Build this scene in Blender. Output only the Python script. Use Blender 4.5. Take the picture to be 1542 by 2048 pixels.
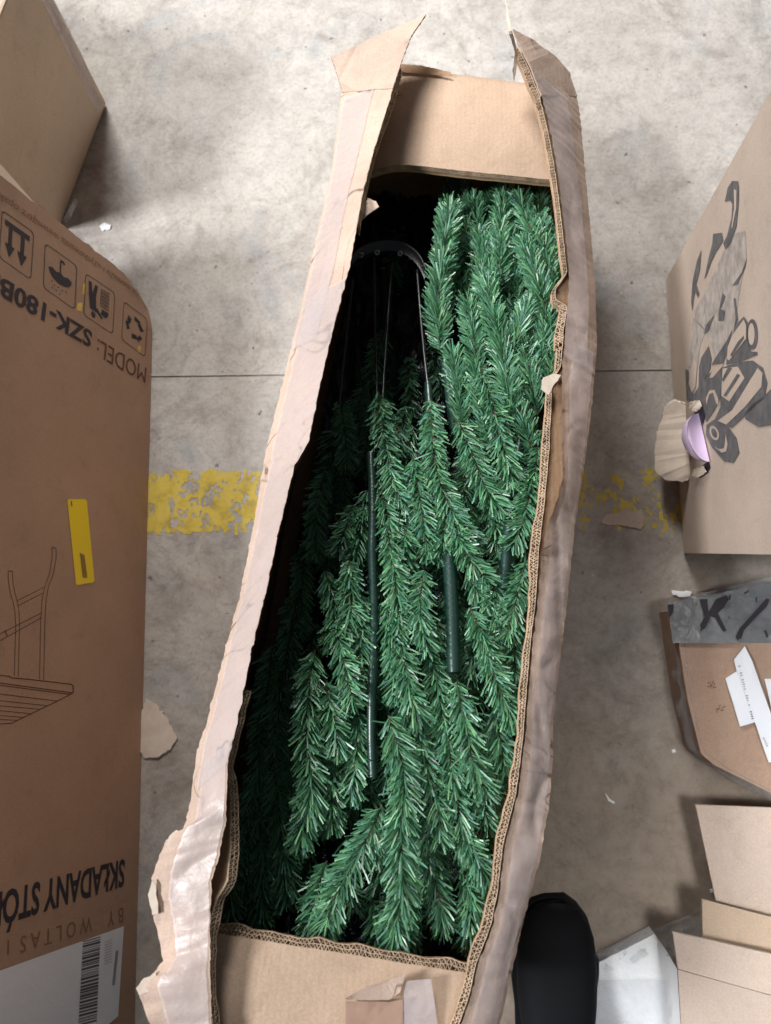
import bpy, bmesh, math, random
import numpy as np
from mathutils import Vector, Matrix, noise

# ------------------------------------------------------------------ reset
for o in list(bpy.data.objects):
    bpy.data.objects.remove(o)
scn = bpy.context.scene
col = scn.collection
rnd = random.Random(7)

# ------------------------------------------------------------------ camera geometry
IW, IH, F = 1542.0, 2048.0, 1540.0          # pixel frame of the photograph and focal length in those pixels
NAD = (110.0, 240.0)                         # plumb point relative to the picture centre
dn = Vector((NAD[0], -NAD[1], -F)).normalized()
Zc = -dn
Yc = (Vector((0, 1, 0)) - Zc * Zc.y).normalized()
Xc = Yc.cross(Zc)
M = Matrix((Xc, Yc, Zc))                     # camera -> world
def cdir(px, py):
    return Vector((px - IW / 2, IH / 2 - py, -F))
# frame of the long carton's top, from its vanishing directions
Lc = Vector((631, 4232, -1540)).normalized()
Wc = Vector((1, -0.15, 0)); Wc = (Wc - Lc * Wc.dot(Lc)).normalized()
nc = Wc.cross(Lc)
BOXW, BOXD = 0.36, 0.27
D0 = F * BOXW / 466.0
p0c = cdir(923, 172) * (D0 / F)
L, W, N = (M @ Lc).normalized(), (M @ Wc).normalized(), (M @ nc).normalized()
low = min((M @ (p0c + Wc * s * BOXW / 2 - nc * BOXD)).z for s in (-1, 1))
CAMH = -low
CAM = Vector((0, 0, CAMH))
P0 = M @ p0c + CAM
def ray(px, py):
    return M @ cdir(px, py)
def on_plane(px, py, p, n):
    d = ray(px, py)
    return CAM + d * ((p - CAM).dot(n) / d.dot(n))
def fl(px, py, z=0.0):
    return on_plane(px, py, Vector((0, 0, z)), Vector((0, 0, 1)))
def T(px, py, h=0.0):
    return on_plane(px, py, P0 + N * h, N)
def upvec(vx, vy):
    return -(M @ cdir(vx, vy)).normalized()

cam = bpy.data.cameras.new('camera')
cam.sensor_fit = 'VERTICAL'; cam.sensor_height = 36.0; cam.lens = F / IH * 36.0
cam.clip_start = 0.02; cam.clip_end = 200
camo = bpy.data.objects.new('camera', cam); col.objects.link(camo)
camo.matrix_world = Matrix.Translation(CAM) @ M.to_4x4()
scn.camera = camo
cam.dof.use_dof = True; cam.dof.focus_distance = 0.98; cam.dof.aperture_fstop = 5.0

# ------------------------------------------------------------------ light (indoors: big soft sources plus an added fill, no sky, no sun)
world = bpy.data.worlds.new('World'); scn.world = world; world.use_nodes = True
bg = world.node_tree.nodes['Background']
bg.inputs[0].default_value = (0.80, 0.88, 1.0, 1); bg.inputs[1].default_value = 0.09
def area(name, loc, target, sx, sy, power, color):
    l = bpy.data.lights.new(name, 'AREA'); l.shape = 'RECTANGLE'; l.size = sx; l.size_y = sy
    l.energy = power; l.color = color
    o = bpy.data.objects.new(name, l); col.objects.link(o)
    o.location = loc
    o.rotation_euler = (Vector(target) - Vector(loc)).to_track_quat('-Z', 'Y').to_euler()
    return o
door = area('door_light', (-0.75, 2.6, 2.0), (0.1, 1.0, 0.1), 0.9, 0.7, 22, (1.0, 0.98, 0.955))
area('ceiling_lamp', (-2.25, 0.0, 2.9), (0.05, 0.0, 0), 0.6, 0.6, 138, (0.985, 0.985, 1.0))
side = area('added_fill_light', (0.72, -0.30, 3.2), (0.80, -0.52, 0), 0.6, 0.6, 2.8, (1.0, 0.97, 0.95))  # added fill without a known source, lifts the lower right floor
side.data.spread = math.radians(31)
door.data.spread = math.radians(80)
vs = scn.view_settings
vs.view_transform = 'Standard'; vs.look = 'None'; vs.exposure = 0.0; vs.gamma = 1.0

# ------------------------------------------------------------------ helpers
ORG = {}
def tag(o, label=None, cat=None, group=None, kind=None):
    if label: o['label'] = label
    if cat: o['category'] = cat
    if group: o['group'] = group
    if kind: o['kind'] = kind
    return o
def thing(name, loc, label, cat, group=None):
    o = bpy.data.objects.new(name, None); col.objects.link(o)
    o.location = loc; o.empty_display_size = 0.05
    ORG[o] = Vector(loc)
    return tag(o, label, cat, group)
def mk(name, verts, faces, mats, parent=None, midx=None, smooth=False, origin=None):
    if parent is not None: org = ORG[parent]
    else: org = Vector(origin) if origin is not None else Vector((0, 0, 0))
    v = np.array([tuple(p) for p in verts], dtype=np.float64) if not isinstance(verts, np.ndarray) else verts
    v = v - np.array(org)
    me = bpy.data.meshes.new(name)
    me.from_pydata(v.tolist(), [], faces)
    for m in (mats if isinstance(mats, (list, tuple)) else [mats]):
        me.materials.append(m)
    if midx is not None: me.polygons.foreach_set('material_index', midx)
    if smooth: me.polygons.foreach_set('use_smooth', [True] * len(me.polygons))
    me.update()
    o = bpy.data.objects.new(name, me); col.objects.link(o)
    if parent is not None: o.parent = parent
    else: o.location = org
    ORG[o] = org
    return o
def resample(pts, n, jit=0.0, seed=0):
    P = [Vector(p) for p in pts]
    s = [0.0]
    for a, b in zip(P, P[1:]): s.append(s[-1] + (b - a).length)
    out = []; k = 0
    for i in range(n):
        t = s[-1] * i / (n - 1)
        while k < len(P) - 2 and t > s[k + 1]: k += 1
        d = s[k + 1] - s[k]
        q = P[k].lerp(P[k + 1], (t - s[k]) / d if d > 1e-9 else 0)
        if jit:
            q = q + Vector((noise.noise((t * 90, seed, 0)), noise.noise((t * 90, seed, 7)), noise.noise((t * 90, seed, 13)))) * jit
            q = q + Vector((noise.noise((t * 330, seed, 2)), noise.noise((t * 330, seed, 9)), 0)) * jit * 0.6
        out.append(q)
    return out
def smooth_line(pts, n):
    P = [Vector(p) for p in pts]
    if len(P) < 3: return resample(P, n)
    P = [P[0] * 2 - P[1]] + P + [P[-1] * 2 - P[-2]]
    out = []
    m = len(P) - 3
    for i in range(n):
        u = m * i / (n - 1); k = min(int(u), m - 1); t = u - k
        a, b, c, d = P[k:k + 4]
        out.append(0.5 * (2 * b + (c - a) * t + (2 * a - 5 * b + 4 * c - d) * t * t + (3 * b - a - 3 * c + d) * t ** 3))
    return out
def grid_faces(nu, nv, off=0):
    return [(off + i * nv + j, off + i * nv + j + 1, off + (i + 1) * nv + j + 1, off + (i + 1) * nv + j)
            for i in range(nu - 1) for j in range(nv - 1)]
def slab(name, top, thick, mat, parent=None, normal=None, origin=None, smooth=False):
    """flat polygon with thickness; top = list of points"""
    nrm = normal if normal is not None else Vector((0, 0, 1))
    n = len(top)
    v = [Vector(p) for p in top] + [Vector(p) - nrm * thick for p in top]
    f = [tuple(range(n)), tuple(range(2 * n - 1, n - 1, -1))] + [(i, n + i, n + (i + 1) % n, (i + 1) % n) for i in range(n)]
    return mk(name, v, f, mat, parent, origin=origin, smooth=smooth)
def tube(pts, r, seg=8, closed_ends=True):
    P = [Vector(p) for p in pts]; n = len(P)
    v = []; f = []
    ref = Vector((0.3, 0.2, 1)).normalized()
    for i in range(n):
        t = (P[min(i + 1, n - 1)] - P[max(i - 1, 0)]).normalized()
        a = t.cross(ref).normalized(); b = t.cross(a)
        rr = r[i] if isinstance(r, (list, tuple)) else r
        for k in range(seg):
            th = 2 * math.pi * k / seg
            v.append(P[i] + (a * math.cos(th) + b * math.sin(th)) * rr)
    for i in range(n - 1):
        for k in range(seg):
            f.append((i * seg + k, i * seg + (k + 1) % seg, (i + 1) * seg + (k + 1) % seg, (i + 1) * seg + k))
    if closed_ends:
        f.append(tuple(range(seg))[::-1]); f.append(tuple((n - 1) * seg + k for k in range(seg)))
    return v, f

# ------------------------------------------------------------------ materials
def newmat(name):
    m = bpy.data.materials.new(name); m.use_nodes = True
    nt = m.node_tree; b = nt.nodes['Principled BSDF']
    return m, nt, b
def nd(nt, typ, **kw):
    x = nt.nodes.new(typ)
    for k, v in kw.items(): setattr(x, k, v)
    return x
def noise_node(nt, scale, detail=6, rough=0.6, coord=None, dist=0.0):
    x = nd(nt, 'ShaderNodeTexNoise'); x.inputs['Scale'].default_value = scale; x.inputs['Detail'].default_value = detail
    x.inputs['Roughness'].default_value = rough; x.inputs['Distortion'].default_value = dist
    if coord is not None: nt.links.new(coord, x.inputs['Vector'])
    return x
def ramp(nt, src, stops):
    r = nd(nt, 'ShaderNodeValToRGB')
    el = r.color_ramp.elements
    while len(el) > len(stops): el.remove(el[-1])
    while len(el) < len(stops): el.new(0.5)
    for e, (p, c) in zip(el, stops):
        e.position = p; e.color = (*c, 1) if len(c) == 3 else c
    nt.links.new(src, r.inputs[0]); return r
def mixc(nt, fac, a, b, mode='MIX'):
    x = nd(nt, 'ShaderNodeMix', data_type='RGBA', blend_type=mode)
    for s, v in ((0, fac), (6, a), (7, b)):
        if hasattr(v, 'is_linked') or hasattr(v, 'links'): nt.links.new(v, x.inputs[s])
        elif isinstance(v, (int, float)): x.inputs[s].default_value = v
        else: x.inputs[s].default_value = (*v, 1)
    return x.outputs[2]
def carton_mat(name, base, var=0.14, rough=0.78, flute=(1, 0, 0), spec=0.25, crump=0.30, crease=False):
    m, nt, b = newmat(name)
    tc = nd(nt, 'ShaderNodeTexCoord')
    n1 = noise_node(nt, 5.0, 5, 0.6, tc.outputs['Object'])
    n2 = noise_node(nt, 420.0, 3, 0.6, tc.outputs['Object'])
    n3 = noise_node(nt, 26.0, 6, 0.65, tc.outputs['Object'], 0.6)
    dark = tuple(c * (1 - 2 * var) for c in base); light = tuple(min(1, c * (1 + var)) for c in base)
    r1 = ramp(nt, n1.outputs[0], [(0.3, dark), (0.7, light)])
    r2 = ramp(nt, n2.outputs[0], [(0.3, (0.86, 0.86, 0.86)), (0.7, (1.06, 1.05, 1.04))])
    r3 = ramp(nt, n3.outputs[0], [(0.28, (0.80, 0.79, 0.78)), (0.45, (1, 1, 1))])
    c = mixc(nt, 1.0, r1.outputs[0], r2.outputs[0], 'MULTIPLY')
    c = mixc(nt, 0.6, c, r3.outputs[0], 'MULTIPLY')
    if crease:
        k1 = noise_node(nt, 5.5, 3, 0.5, tc.outputs['Object'], 0.9); k2 = noise_node(nt, 11, 3, 0.5, tc.outputs['Object'])
        kr = ramp(nt, k1.outputs[0], [(0.488, (1, 1, 1)), (0.496, (0.30, 0.25, 0.22)), (0.503, (1, 1, 1))])
        km = ramp(nt, k2.outputs[0], [(0.47, (0, 0, 0)), (0.56, (1, 1, 1))])
        c = mixc(nt, km.outputs[0], c, mixc(nt, 1.0, c, kr.outputs[0], 'MULTIPLY'))
    nt.links.new(c, b.inputs['Base Color'])
    b.inputs['Roughness'].default_value = rough; b.inputs['Specular IOR Level'].default_value = spec
    mp = nd(nt, 'ShaderNodeMapping'); nt.links.new(tc.outputs['Object'], mp.inputs[0])
    wv = nd(nt, 'ShaderNodeTexWave'); wv.inputs['Scale'].default_value = 45; wv.inputs['Distortion'].default_value = 0.8
    wv.bands_direction = 'X' if flute[0] else ('Y' if flute[1] else 'Z')
    nt.links.new(mp.outputs[0], wv.inputs['Vector'])
    bp = nd(nt, 'ShaderNodeBump'); bp.inputs['Strength'].default_value = 0.10; bp.inputs['Distance'].default_value = 0.0006
    bp2 = nd(nt, 'ShaderNodeBump'); bp2.inputs['Strength'].default_value = crump; bp2.inputs['Distance'].default_value = 0.006
    nt.links.new(wv.outputs[1], bp.inputs['Height']); nt.links.new(n3.outputs[0], bp2.inputs['Height'])
    nt.links.new(bp.outputs[0], bp2.inputs['Normal']); nt.links.new(bp2.outputs[0], b.inputs['Normal'])
    return m
def plain(name, c, rough=0.6, spec=0.3, metal=0.0, bump=None, var=0.0):
    m, nt, b = newmat(name)
    b.inputs['Base Color'].default_value = (*c, 1); b.inputs['Roughness'].default_value = rough
    b.inputs['Specular IOR Level'].default_value = spec; b.inputs['Metallic'].default_value = metal
    tc = nd(nt, 'ShaderNodeTexCoord')
    if var:
        n = noise_node(nt, 60, 5, 0.6, tc.outputs['Object'])
        r = ramp(nt, n.outputs[0], [(0.3, tuple(x * (1 - var) for x in c)), (0.7, tuple(min(1, x * (1 + var)) for x in c))])
        nt.links.new(r.outputs[0], b.inputs['Base Color'])
    if bump:
        n = noise_node(nt, bump[0], 5, 0.6, tc.outputs['Object'])
        bp = nd(nt, 'ShaderNodeBump'); bp.inputs['Strength'].default_value = bump[1]; bp.inputs['Distance'].default_value = bump[2]
        nt.links.new(n.outputs[0], bp.inputs['Height']); nt.links.new(bp.outputs[0], b.inputs['Normal'])
    return m
def film_mat(name, tint, alpha, rough=0.12, bump=(40, 0.6, 0.004)):
    m, nt, b = newmat(name)
    out = nt.nodes['Material Output']
    b.inputs['Base Color'].default_value = (*tint, 1); b.inputs['Roughness'].default_value = rough
    b.inputs['Specular IOR Level'].default_value = 0.8
    tr = nd(nt, 'ShaderNodeBsdfTransparent'); mx = nd(nt, 'ShaderNodeMixShader')
    tc = nd(nt, 'ShaderNodeTexCoord')
    n = noise_node(nt, bump[0], 6, 0.6, tc.outputs['Object'], 0.8)
    bp = nd(nt, 'ShaderNodeBump'); bp.inputs['Strength'].default_value = bump[1]; bp.inputs['Distance'].default_value = bump[2]
    nt.links.new(n.outputs[0], bp.inputs['Height']); nt.links.new(bp.outputs[0], b.inputs['Normal'])
    r = ramp(nt, n.outputs[0], [(0.3, (alpha * 0.85,) * 3), (0.7, (min(1, alpha * 1.15),) * 3)])
    nt.links.new(r.outputs[0], mx.inputs[0]); nt.links.new(tr.outputs[0], mx.inputs[1]); nt.links.new(b.outputs[0], mx.inputs[2])
    nt.links.new(mx.outputs[0], out.inputs['Surface'])
    return m
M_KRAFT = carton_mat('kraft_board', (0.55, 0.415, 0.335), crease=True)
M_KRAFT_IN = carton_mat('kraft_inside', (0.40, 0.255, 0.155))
M_KRAFT_FLAP = carton_mat('kraft_flap', (0.55, 0.40, 0.29), 0.08)
M_PARCEL = carton_mat('parcel_board', (0.42, 0.29, 0.215), 0.12)
M_TABLE = carton_mat('table_carton_board', (0.40, 0.265, 0.185), 0.06, crump=0.06)
M_TAN = carton_mat('tan_board', (0.56, 0.435, 0.325), 0.06, crump=0.08)
M_GREYB = carton_mat('grey_brown_board', (0.50, 0.405, 0.335), 0.08, crump=0.10)
M_PINKB = carton_mat('pale_board', (0.60, 0.49, 0.415), 0.05, crump=0.08)
M_CORR = plain('corrugated_edge', (0.43, 0.32, 0.225), 0.9, 0.1, var=0.35)
M_PAPER = plain('torn_paper', (0.62, 0.53, 0.44), 0.9, 0.1, bump=(160, 0.25, 0.002), var=0.06)
M_TAPE = film_mat('packing_tape', (0.66, 0.585, 0.58), 0.40, 0.33, (70, 0.40, 0.0022))
M_BROWNTAPE = plain('brown_tape', (0.36, 0.235, 0.175), 0.4, 0.4, var=0.1)
M_INK = plain('black_ink', (0.022, 0.018, 0.025), 0.55, 0.3)
M_INKB = plain('brown_ink', (0.10, 0.045, 0.022), 0.6, 0.3)
M_INKF = plain('faded_brown_ink', (0.22, 0.13, 0.08), 0.7, 0.2)
M_GREYINK = plain('grey_ink', (0.115, 0.11, 0.112), 0.6, 0.3, var=0.3)
M_SMUDGE = plain('worn_grey_ink', (0.36, 0.315, 0.28), 0.7, 0.3, var=0.30)
M_YEL = plain('yellow_sticker', (0.80, 0.60, 0.015), 0.4, 0.4)
M_RESID = plain('yellow_residue', (0.62, 0.44, 0.10), 0.6, 0.3, var=0.3)
M_WHITE = plain('white_label', (0.72, 0.75, 0.80), 0.45, 0.4, bump=(30, 0.3, 0.004))
M_FOAM = plain('white_foam', (0.88, 0.91, 0.93), 0.7, 0.2, bump=(20, 0.5, 0.010))
M_BAR = plain('barcode_ink', (0.10, 0.10, 0.12), 0.6, 0.2)
M_FILM = film_mat('clear_film', (0.80, 0.88, 0.97), 0.22, 0.06, (30, 1.0, 0.02))
M_DARKFILM = film_mat('dark_tape', (0.13, 0.14, 0.15), 0.74, 0.30, (60, 0.5, 0.004))
M_BLACKFILM = plain('black_plastic_film', (0.01, 0.012, 0.016), 0.22, 0.6, bump=(28, 0.9, 0.012))
M_BLACK = plain('black_rubber', (0.009, 0.010, 0.012), 0.72, 0.15, bump=(220, 0.25, 0.001))
M_ROD = plain('black_painted_wire', (0.018, 0.019, 0.02), 0.32, 0.6)
M_STEEL = plain('steel_rivet', (0.5, 0.5, 0.5), 0.3, 0.5, 1.0)
M_WRAP = plain('green_thread_wrap', (0.012, 0.042, 0.032), 0.34, 0.7)
M_LILAC = plain('lilac_plastic', (0.66, 0.52, 0.74), 0.4, 0.4)
M_STEM = plain('twisted_stem', (0.085, 0.05, 0.035), 0.6, 0.3)
# needles: colour carried per needle (pvc strips cut from several shades)
M_NEEDLE, nt, b = newmat('pvc_needles')
at = nd(nt, 'ShaderNodeVertexColor', layer_name='shade')
nt.links.new(at.outputs[0], b.inputs['Base Color'])
b.inputs['Roughness'].default_value = 0.38; b.inputs['Specular IOR Level'].default_value = 0.7

# concrete
M_CONC, nt, b = newmat('concrete')
tc = nd(nt, 'ShaderNodeTexCoord'); co = tc.outputs['Object']
a1 = noise_node(nt, 2.6, 8, 0.62, co, 0.3); a2 = noise_node(nt, 14, 8, 0.68, co, 0.4); a3 = noise_node(nt, 150, 4, 0.7, co)
a4 = noise_node(nt, 5.2, 5, 0.6, co, 0.8); a5 = noise_node(nt, 62, 2, 0.5, co)
c1 = ramp(nt, a1.outputs[0], [(0.28, (0.36, 0.335, 0.31)), (0.48, (0.46, 0.435, 0.405)), (0.70, (0.54, 0.515, 0.485))])
c2 = ramp(nt, a2.outputs[0], [(0.28, (0.74, 0.725, 0.71)), (0.50, (0.97, 0.96, 0.95)), (0.75, (1.10, 1.09, 1.07))])
c3 = ramp(nt, a3.outputs[0], [(0.28, (0.72, 0.71, 0.70)), (0.5, (1, 1, 1)), (0.75, (1.08, 1.08, 1.08))])
cc = mixc(nt, 1.0, c1.outputs[0], c2.outputs[0], 'MULTIPLY')
cc = mixc(nt, 0.8, cc, c3.outputs[0], 'MULTIPLY')
blue = ramp(nt, a4.outputs[0], [(0.56, (0, 0, 0)), (0.70, (0.55, 0.55, 0.55))])
cc = mixc(nt, blue.outputs[0], cc, (0.27, 0.30, 0.33))
pit = ramp(nt, a5.outputs[0], [(0.24, (0.30, 0.28, 0.26)), (0.30, (1, 1, 1))])
cc = mixc(nt, 0.9, cc, pit.outputs[0], 'MULTIPLY')
sp = ramp(nt, a5.outputs[0], [(0.735, (0, 0, 0)), (0.77, (0.7, 0.7, 0.7))])
cc = mixc(nt, sp.outputs[0], cc, (0.62, 0.61, 0.59))
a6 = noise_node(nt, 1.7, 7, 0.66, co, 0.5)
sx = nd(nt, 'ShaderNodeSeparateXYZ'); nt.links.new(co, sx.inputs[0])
def mth(op, x, y):
    m_ = nd(nt, 'ShaderNodeMath', operation=op)
    for i_, q_ in enumerate((x, y)):
        if isinstance(q_, (int, float)): m_.inputs[i_].default_value = q_
        else: nt.links.new(q_, m_.inputs[i_])
    return m_.outputs[0]
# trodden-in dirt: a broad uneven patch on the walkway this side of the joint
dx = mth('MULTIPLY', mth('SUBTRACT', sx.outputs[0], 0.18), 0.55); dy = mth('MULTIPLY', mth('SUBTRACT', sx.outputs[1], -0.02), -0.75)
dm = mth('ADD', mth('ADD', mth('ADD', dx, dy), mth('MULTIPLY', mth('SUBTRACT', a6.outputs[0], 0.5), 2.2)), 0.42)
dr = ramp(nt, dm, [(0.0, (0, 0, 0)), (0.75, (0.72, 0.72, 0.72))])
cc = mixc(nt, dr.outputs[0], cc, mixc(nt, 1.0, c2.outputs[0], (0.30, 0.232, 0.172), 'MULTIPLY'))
a7 = noise_node(nt, 9, 9, 0.75, co, 1.2)
br = ramp(nt, a7.outputs[0], [(0.50, (0, 0, 0)), (0.70, (0.55, 0.55, 0.55))])
cc = mixc(nt, br.outputs[0], cc, (0.16, 0.125, 0.095))
a8 = noise_node(nt, 38, 10, 0.78, co, 0.3)
g8 = ramp(nt, a8.outputs[0], [(0.30, (0.70, 0.68, 0.66)), (0.5, (1, 1, 1)), (0.72, (1.16, 1.16, 1.16))])
cc = mixc(nt, 0.75, cc, g8.outputs[0], 'MULTIPLY')
a9 = noise_node(nt, 95, 2, 0.5, co)
w9 = ramp(nt, a9.outputs[0], [(0.755, (0, 0, 0)), (0.79, (0.55, 0.55, 0.55))])
cc = mixc(nt, w9.outputs[0], cc, (0.60, 0.58, 0.55))
a10 = noise_node(nt, 3.6, 6, 0.6, co, 1.6)
sc = ramp(nt, a10.outputs[0], [(0.494, (1, 1, 1)), (0.5, (0.72, 0.70, 0.68)), (0.506, (1, 1, 1))])
cc = mixc(nt, ramp(nt, a6.outputs[0], [(0.5, (0, 0, 0)), (0.6, (0.7, 0.7, 0.7))]).outputs[0], cc, mixc(nt, 1.0, cc, sc.outputs[0], 'MULTIPLY'))
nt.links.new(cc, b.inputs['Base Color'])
rr = ramp(nt, a2.outputs[0], [(0.3, (0.55,) * 3), (0.7, (0.8,) * 3)])
nt.links.new(rr.outputs[0], b.inputs['Roughness']); b.inputs['Specular IOR Level'].default_value = 0.3
bp = nd(nt, 'ShaderNodeBump'); bp.inputs['Strength'].default_value = 0.35; bp.inputs['Distance'].default_value = 0.002
nt.links.new(a3.outputs[0], bp.inputs['Height']); nt.links.new(bp.outputs[0], b.inputs['Normal'])
M_YPAINT, nt, b = newmat('worn_yellow_paint')
tc = nd(nt, 'ShaderNodeTexCoord')
q1 = noise_node(nt, 30, 7, 0.7, tc.outputs['Object'])
q2 = ramp(nt, q1.outputs[0], [(0.3, (0.33, 0.24, 0.06)), (0.5, (0.60, 0.45, 0.06)), (0.75, (0.66, 0.52, 0.14))])
nt.links.new(q2.outputs[0], b.inputs['Base Color']); b.inputs['Roughness'].default_value = 0.65

# ------------------------------------------------------------------ floor: two slabs with a saw-cut joint between
jy = fl(450, 752).y
S = 6.0; g = 0.0015
prof = [(-S, 0), (jy - g, 0), (jy - g, -0.004), (jy + g, -0.004), (jy + g, 0), (S, 0)]
v = []; f = []
for y, z in prof: v += [Vector((-S, y, z)), Vector((S, y, z))]
for i in range(len(prof) - 1): f.append((2 * i, 2 * i + 1, 2 * i + 3, 2 * i + 2))
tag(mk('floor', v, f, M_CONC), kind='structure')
# worn yellow line: only the paint that is left
def flakes():
    ya, yb = fl(450, 938).y, fl(450, 1074).y
    xa, xb = fl(200, 1000).x - 0.35, fl(1560, 1000).x
    c = 0.0022; nx = int((xb - xa) / c); ny = int((ya - yb) / c)
    x_thin = fl(900, 1000).x
    v = []; f = []; idx = {}
    for i in range(nx):
        for j in range(ny):
            x = xa + i * c; y = yb + j * c; t = j / ny
            e = min(t, 1 - t) * 2
            k = 0.8 * noise.fractal((x * 34, y * 26, 3), 0.9, 2.1, 5) + 0.55 * noise.noise((x * 150, y * 110, 1))
            k2 = noise.noise((x * 7, y * 9, 8.2))
            thr = -0.26 + 0.55 * max(0, 1 - e / 0.16) + 0.55 * max(0, k2)
            if x > x_thin: thr = 0.06 + 0.30 * (0.5 - k2) + 0.4 * max(0, 1 - e / 0.2)
            if k > thr:
                ids = []
                for a, bb in ((0, 0), (1, 0), (1, 1), (0, 1)):
                    key = (i + a, j + bb)
                    if key not in idx:
                        idx[key] = len(v)
                        v.append((xa + key[0] * c + 0.0009 * noise.noise((key[0] * .9, key[1] * .9, 5)),
                                  yb + key[1] * c + 0.0009 * noise.noise((key[0] * .9, key[1] * .9, 9)), 0.0006))
                    ids.append(idx[key])
                f.append(tuple(ids))
    return v, f
v, f = flakes()
tag(mk('painted_floor_line', v, f, M_YPAINT), kind='structure')

# ------------------------------------------------------------------ the long carton with the tree
# edges traced far -> near as (px, py, height above the carton's top plane)
L_OUT = [(684, 176, 0), (665, 330, 0), (632, 480, 0), (600, 620, 0), (562, 780, 0), (532, 900, 0), (507, 1050, 0), (480, 1190, 0),
         (445, 1320, 0), (412, 1450, 0), (394, 1500, 0), (380, 1620, 0), (366, 1700, 0), (352, 1780, 0), (340, 1860, 0), (330, 1950, 0), (318, 2048, 0), (305, 2150, 0)]
L_EDGE = [(800, 132, 0.055), (776, 210, 0.050), (748, 300, 0.045), (727, 380, 0.040), (716, 440, 0.057), (700, 530, 0.052), (671, 640, 0.052), (642, 760, 0.052),
          (618, 880, 0.050), (588, 935, 0.050), (558, 1060, 0.050), (533, 1180, 0.050), (503, 1300, 0.048), (484, 1400, 0.046), (455, 1530, 0.044),
          (452, 1640, 0.032), (438, 1710, 0.030), (424, 1760, 0.030), (420, 1830, 0.028), (420, 1960, 0.028), (424, 2048, 0.028), (425, 2150, 0.028)]
L_CORR = [(800, 132, 0.055), (776, 210, 0.050), (748, 300, 0.045), (727, 380, 0.040), (716, 440, 0.057), (700, 530, 0.052), (671, 640, 0.052), (642, 760, 0.052),
          (618, 880, 0.048), (590, 935, 0.046), (558, 1060, 0.048), (533, 1180, 0.048), (503, 1300, 0.046), (484, 1400, 0.044), (456, 1530, 0.040),
          (462, 1600, 0.022), (462, 1700, 0.020), (455, 1765, 0.020), (434, 1800, 0.022), (422, 1840, 0.026), (421, 1960, 0.026), (425, 2048, 0.026), (426, 2150, 0.026)]
R_OUT = [(1152, 186, 0), (1160, 230, 0), (1176, 400, 0), (1190, 560, 0), (1194, 690, 0), (1182, 830, 0), (1166, 950, 0), (1150, 1050, 0), (1140, 1150, 0),
         (1128, 1260, 0), (1116, 1350, 0), (1106, 1450, 0), (1106, 1510, 0), (1100, 1600, 0), (1080, 1720, 0), (1060, 1790, 0), (1040, 1870, 0), (1020, 1960, 0), (1000, 2048, 0), (980, 2150, 0)]
R_EDGE = [(1042, 95, .075), (1060, 130, .07), (1083, 190, .06), (1102, 270, .05), (1116, 350, .045), (1126, 430, .04), (1136, 520, .035), (1138, 560, .03), (1134, 615, .03), (1131, 660, .03), (1124, 740, .03),
          (1124, 800, .03), (1124, 870, .03), (1126, 950, .028), (1114, 1000, .028), (1092, 1060, .028), (1084, 1110, .028), (1076, 1200, .026), (1066, 1280, .024),
          (1056, 1400, .022), (1050, 1480, .022), (1036, 1590, .020), (1010, 1690, .018), (1000, 1780, .018), (986, 1850, .018), (956, 1930, .018), (940, 2000, .018), (922, 2048, .018), (895, 2150, .018)]
R_CORR = [(1036, 95, .072), (1054, 130, .068), (1078, 190, .058), (1097, 270, .048), (1111, 350, .043), (1121, 430, .038), (1131, 520, .033), (1134, 545, .028), (1110, 580, .02), (1110, 598, .02), (1134, 612, .028), (1128, 650, .028), (1121, 735, .026),
          (1104, 760, .016), (1098, 900, .014), (1088, 1010, .014), (1077, 1100, .016), (1071, 1200, .020), (1061, 1280, .020),
          (1051, 1400, .019), (1045, 1480, .019), (1031, 1590, .018), (1005, 1690, .016), (995, 1780, .016), (981, 1850, .016), (951, 1930, .016), (935, 2000, .016), (917, 2048, .016), (890, 2150, .016)]
PT = lambda q: [T(*p) for p in q]
base = T(760, 1150, 0); base.z = 0
tbox = thing('long_carton', base, 'long brown corrugated carton torn open along its top, holding a green artificial tree', 'carton')
NU = 420
def wrinkle(p, s, amp):
    w = noise.noise(p * 9 + Vector((s, 0, 0))) + 0.6 * noise.noise(p * 27 + Vector((0, s, 0)))
    for k, fr in ((1, 7.0), (2, 12.0)):       # sharp creases
        r = 1 - abs(noise.noise(p * fr + Vector((s * 3.1, k * 5.7, 0))))
        w -= 0.75 * r ** 22 / k
    return amp * w
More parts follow.
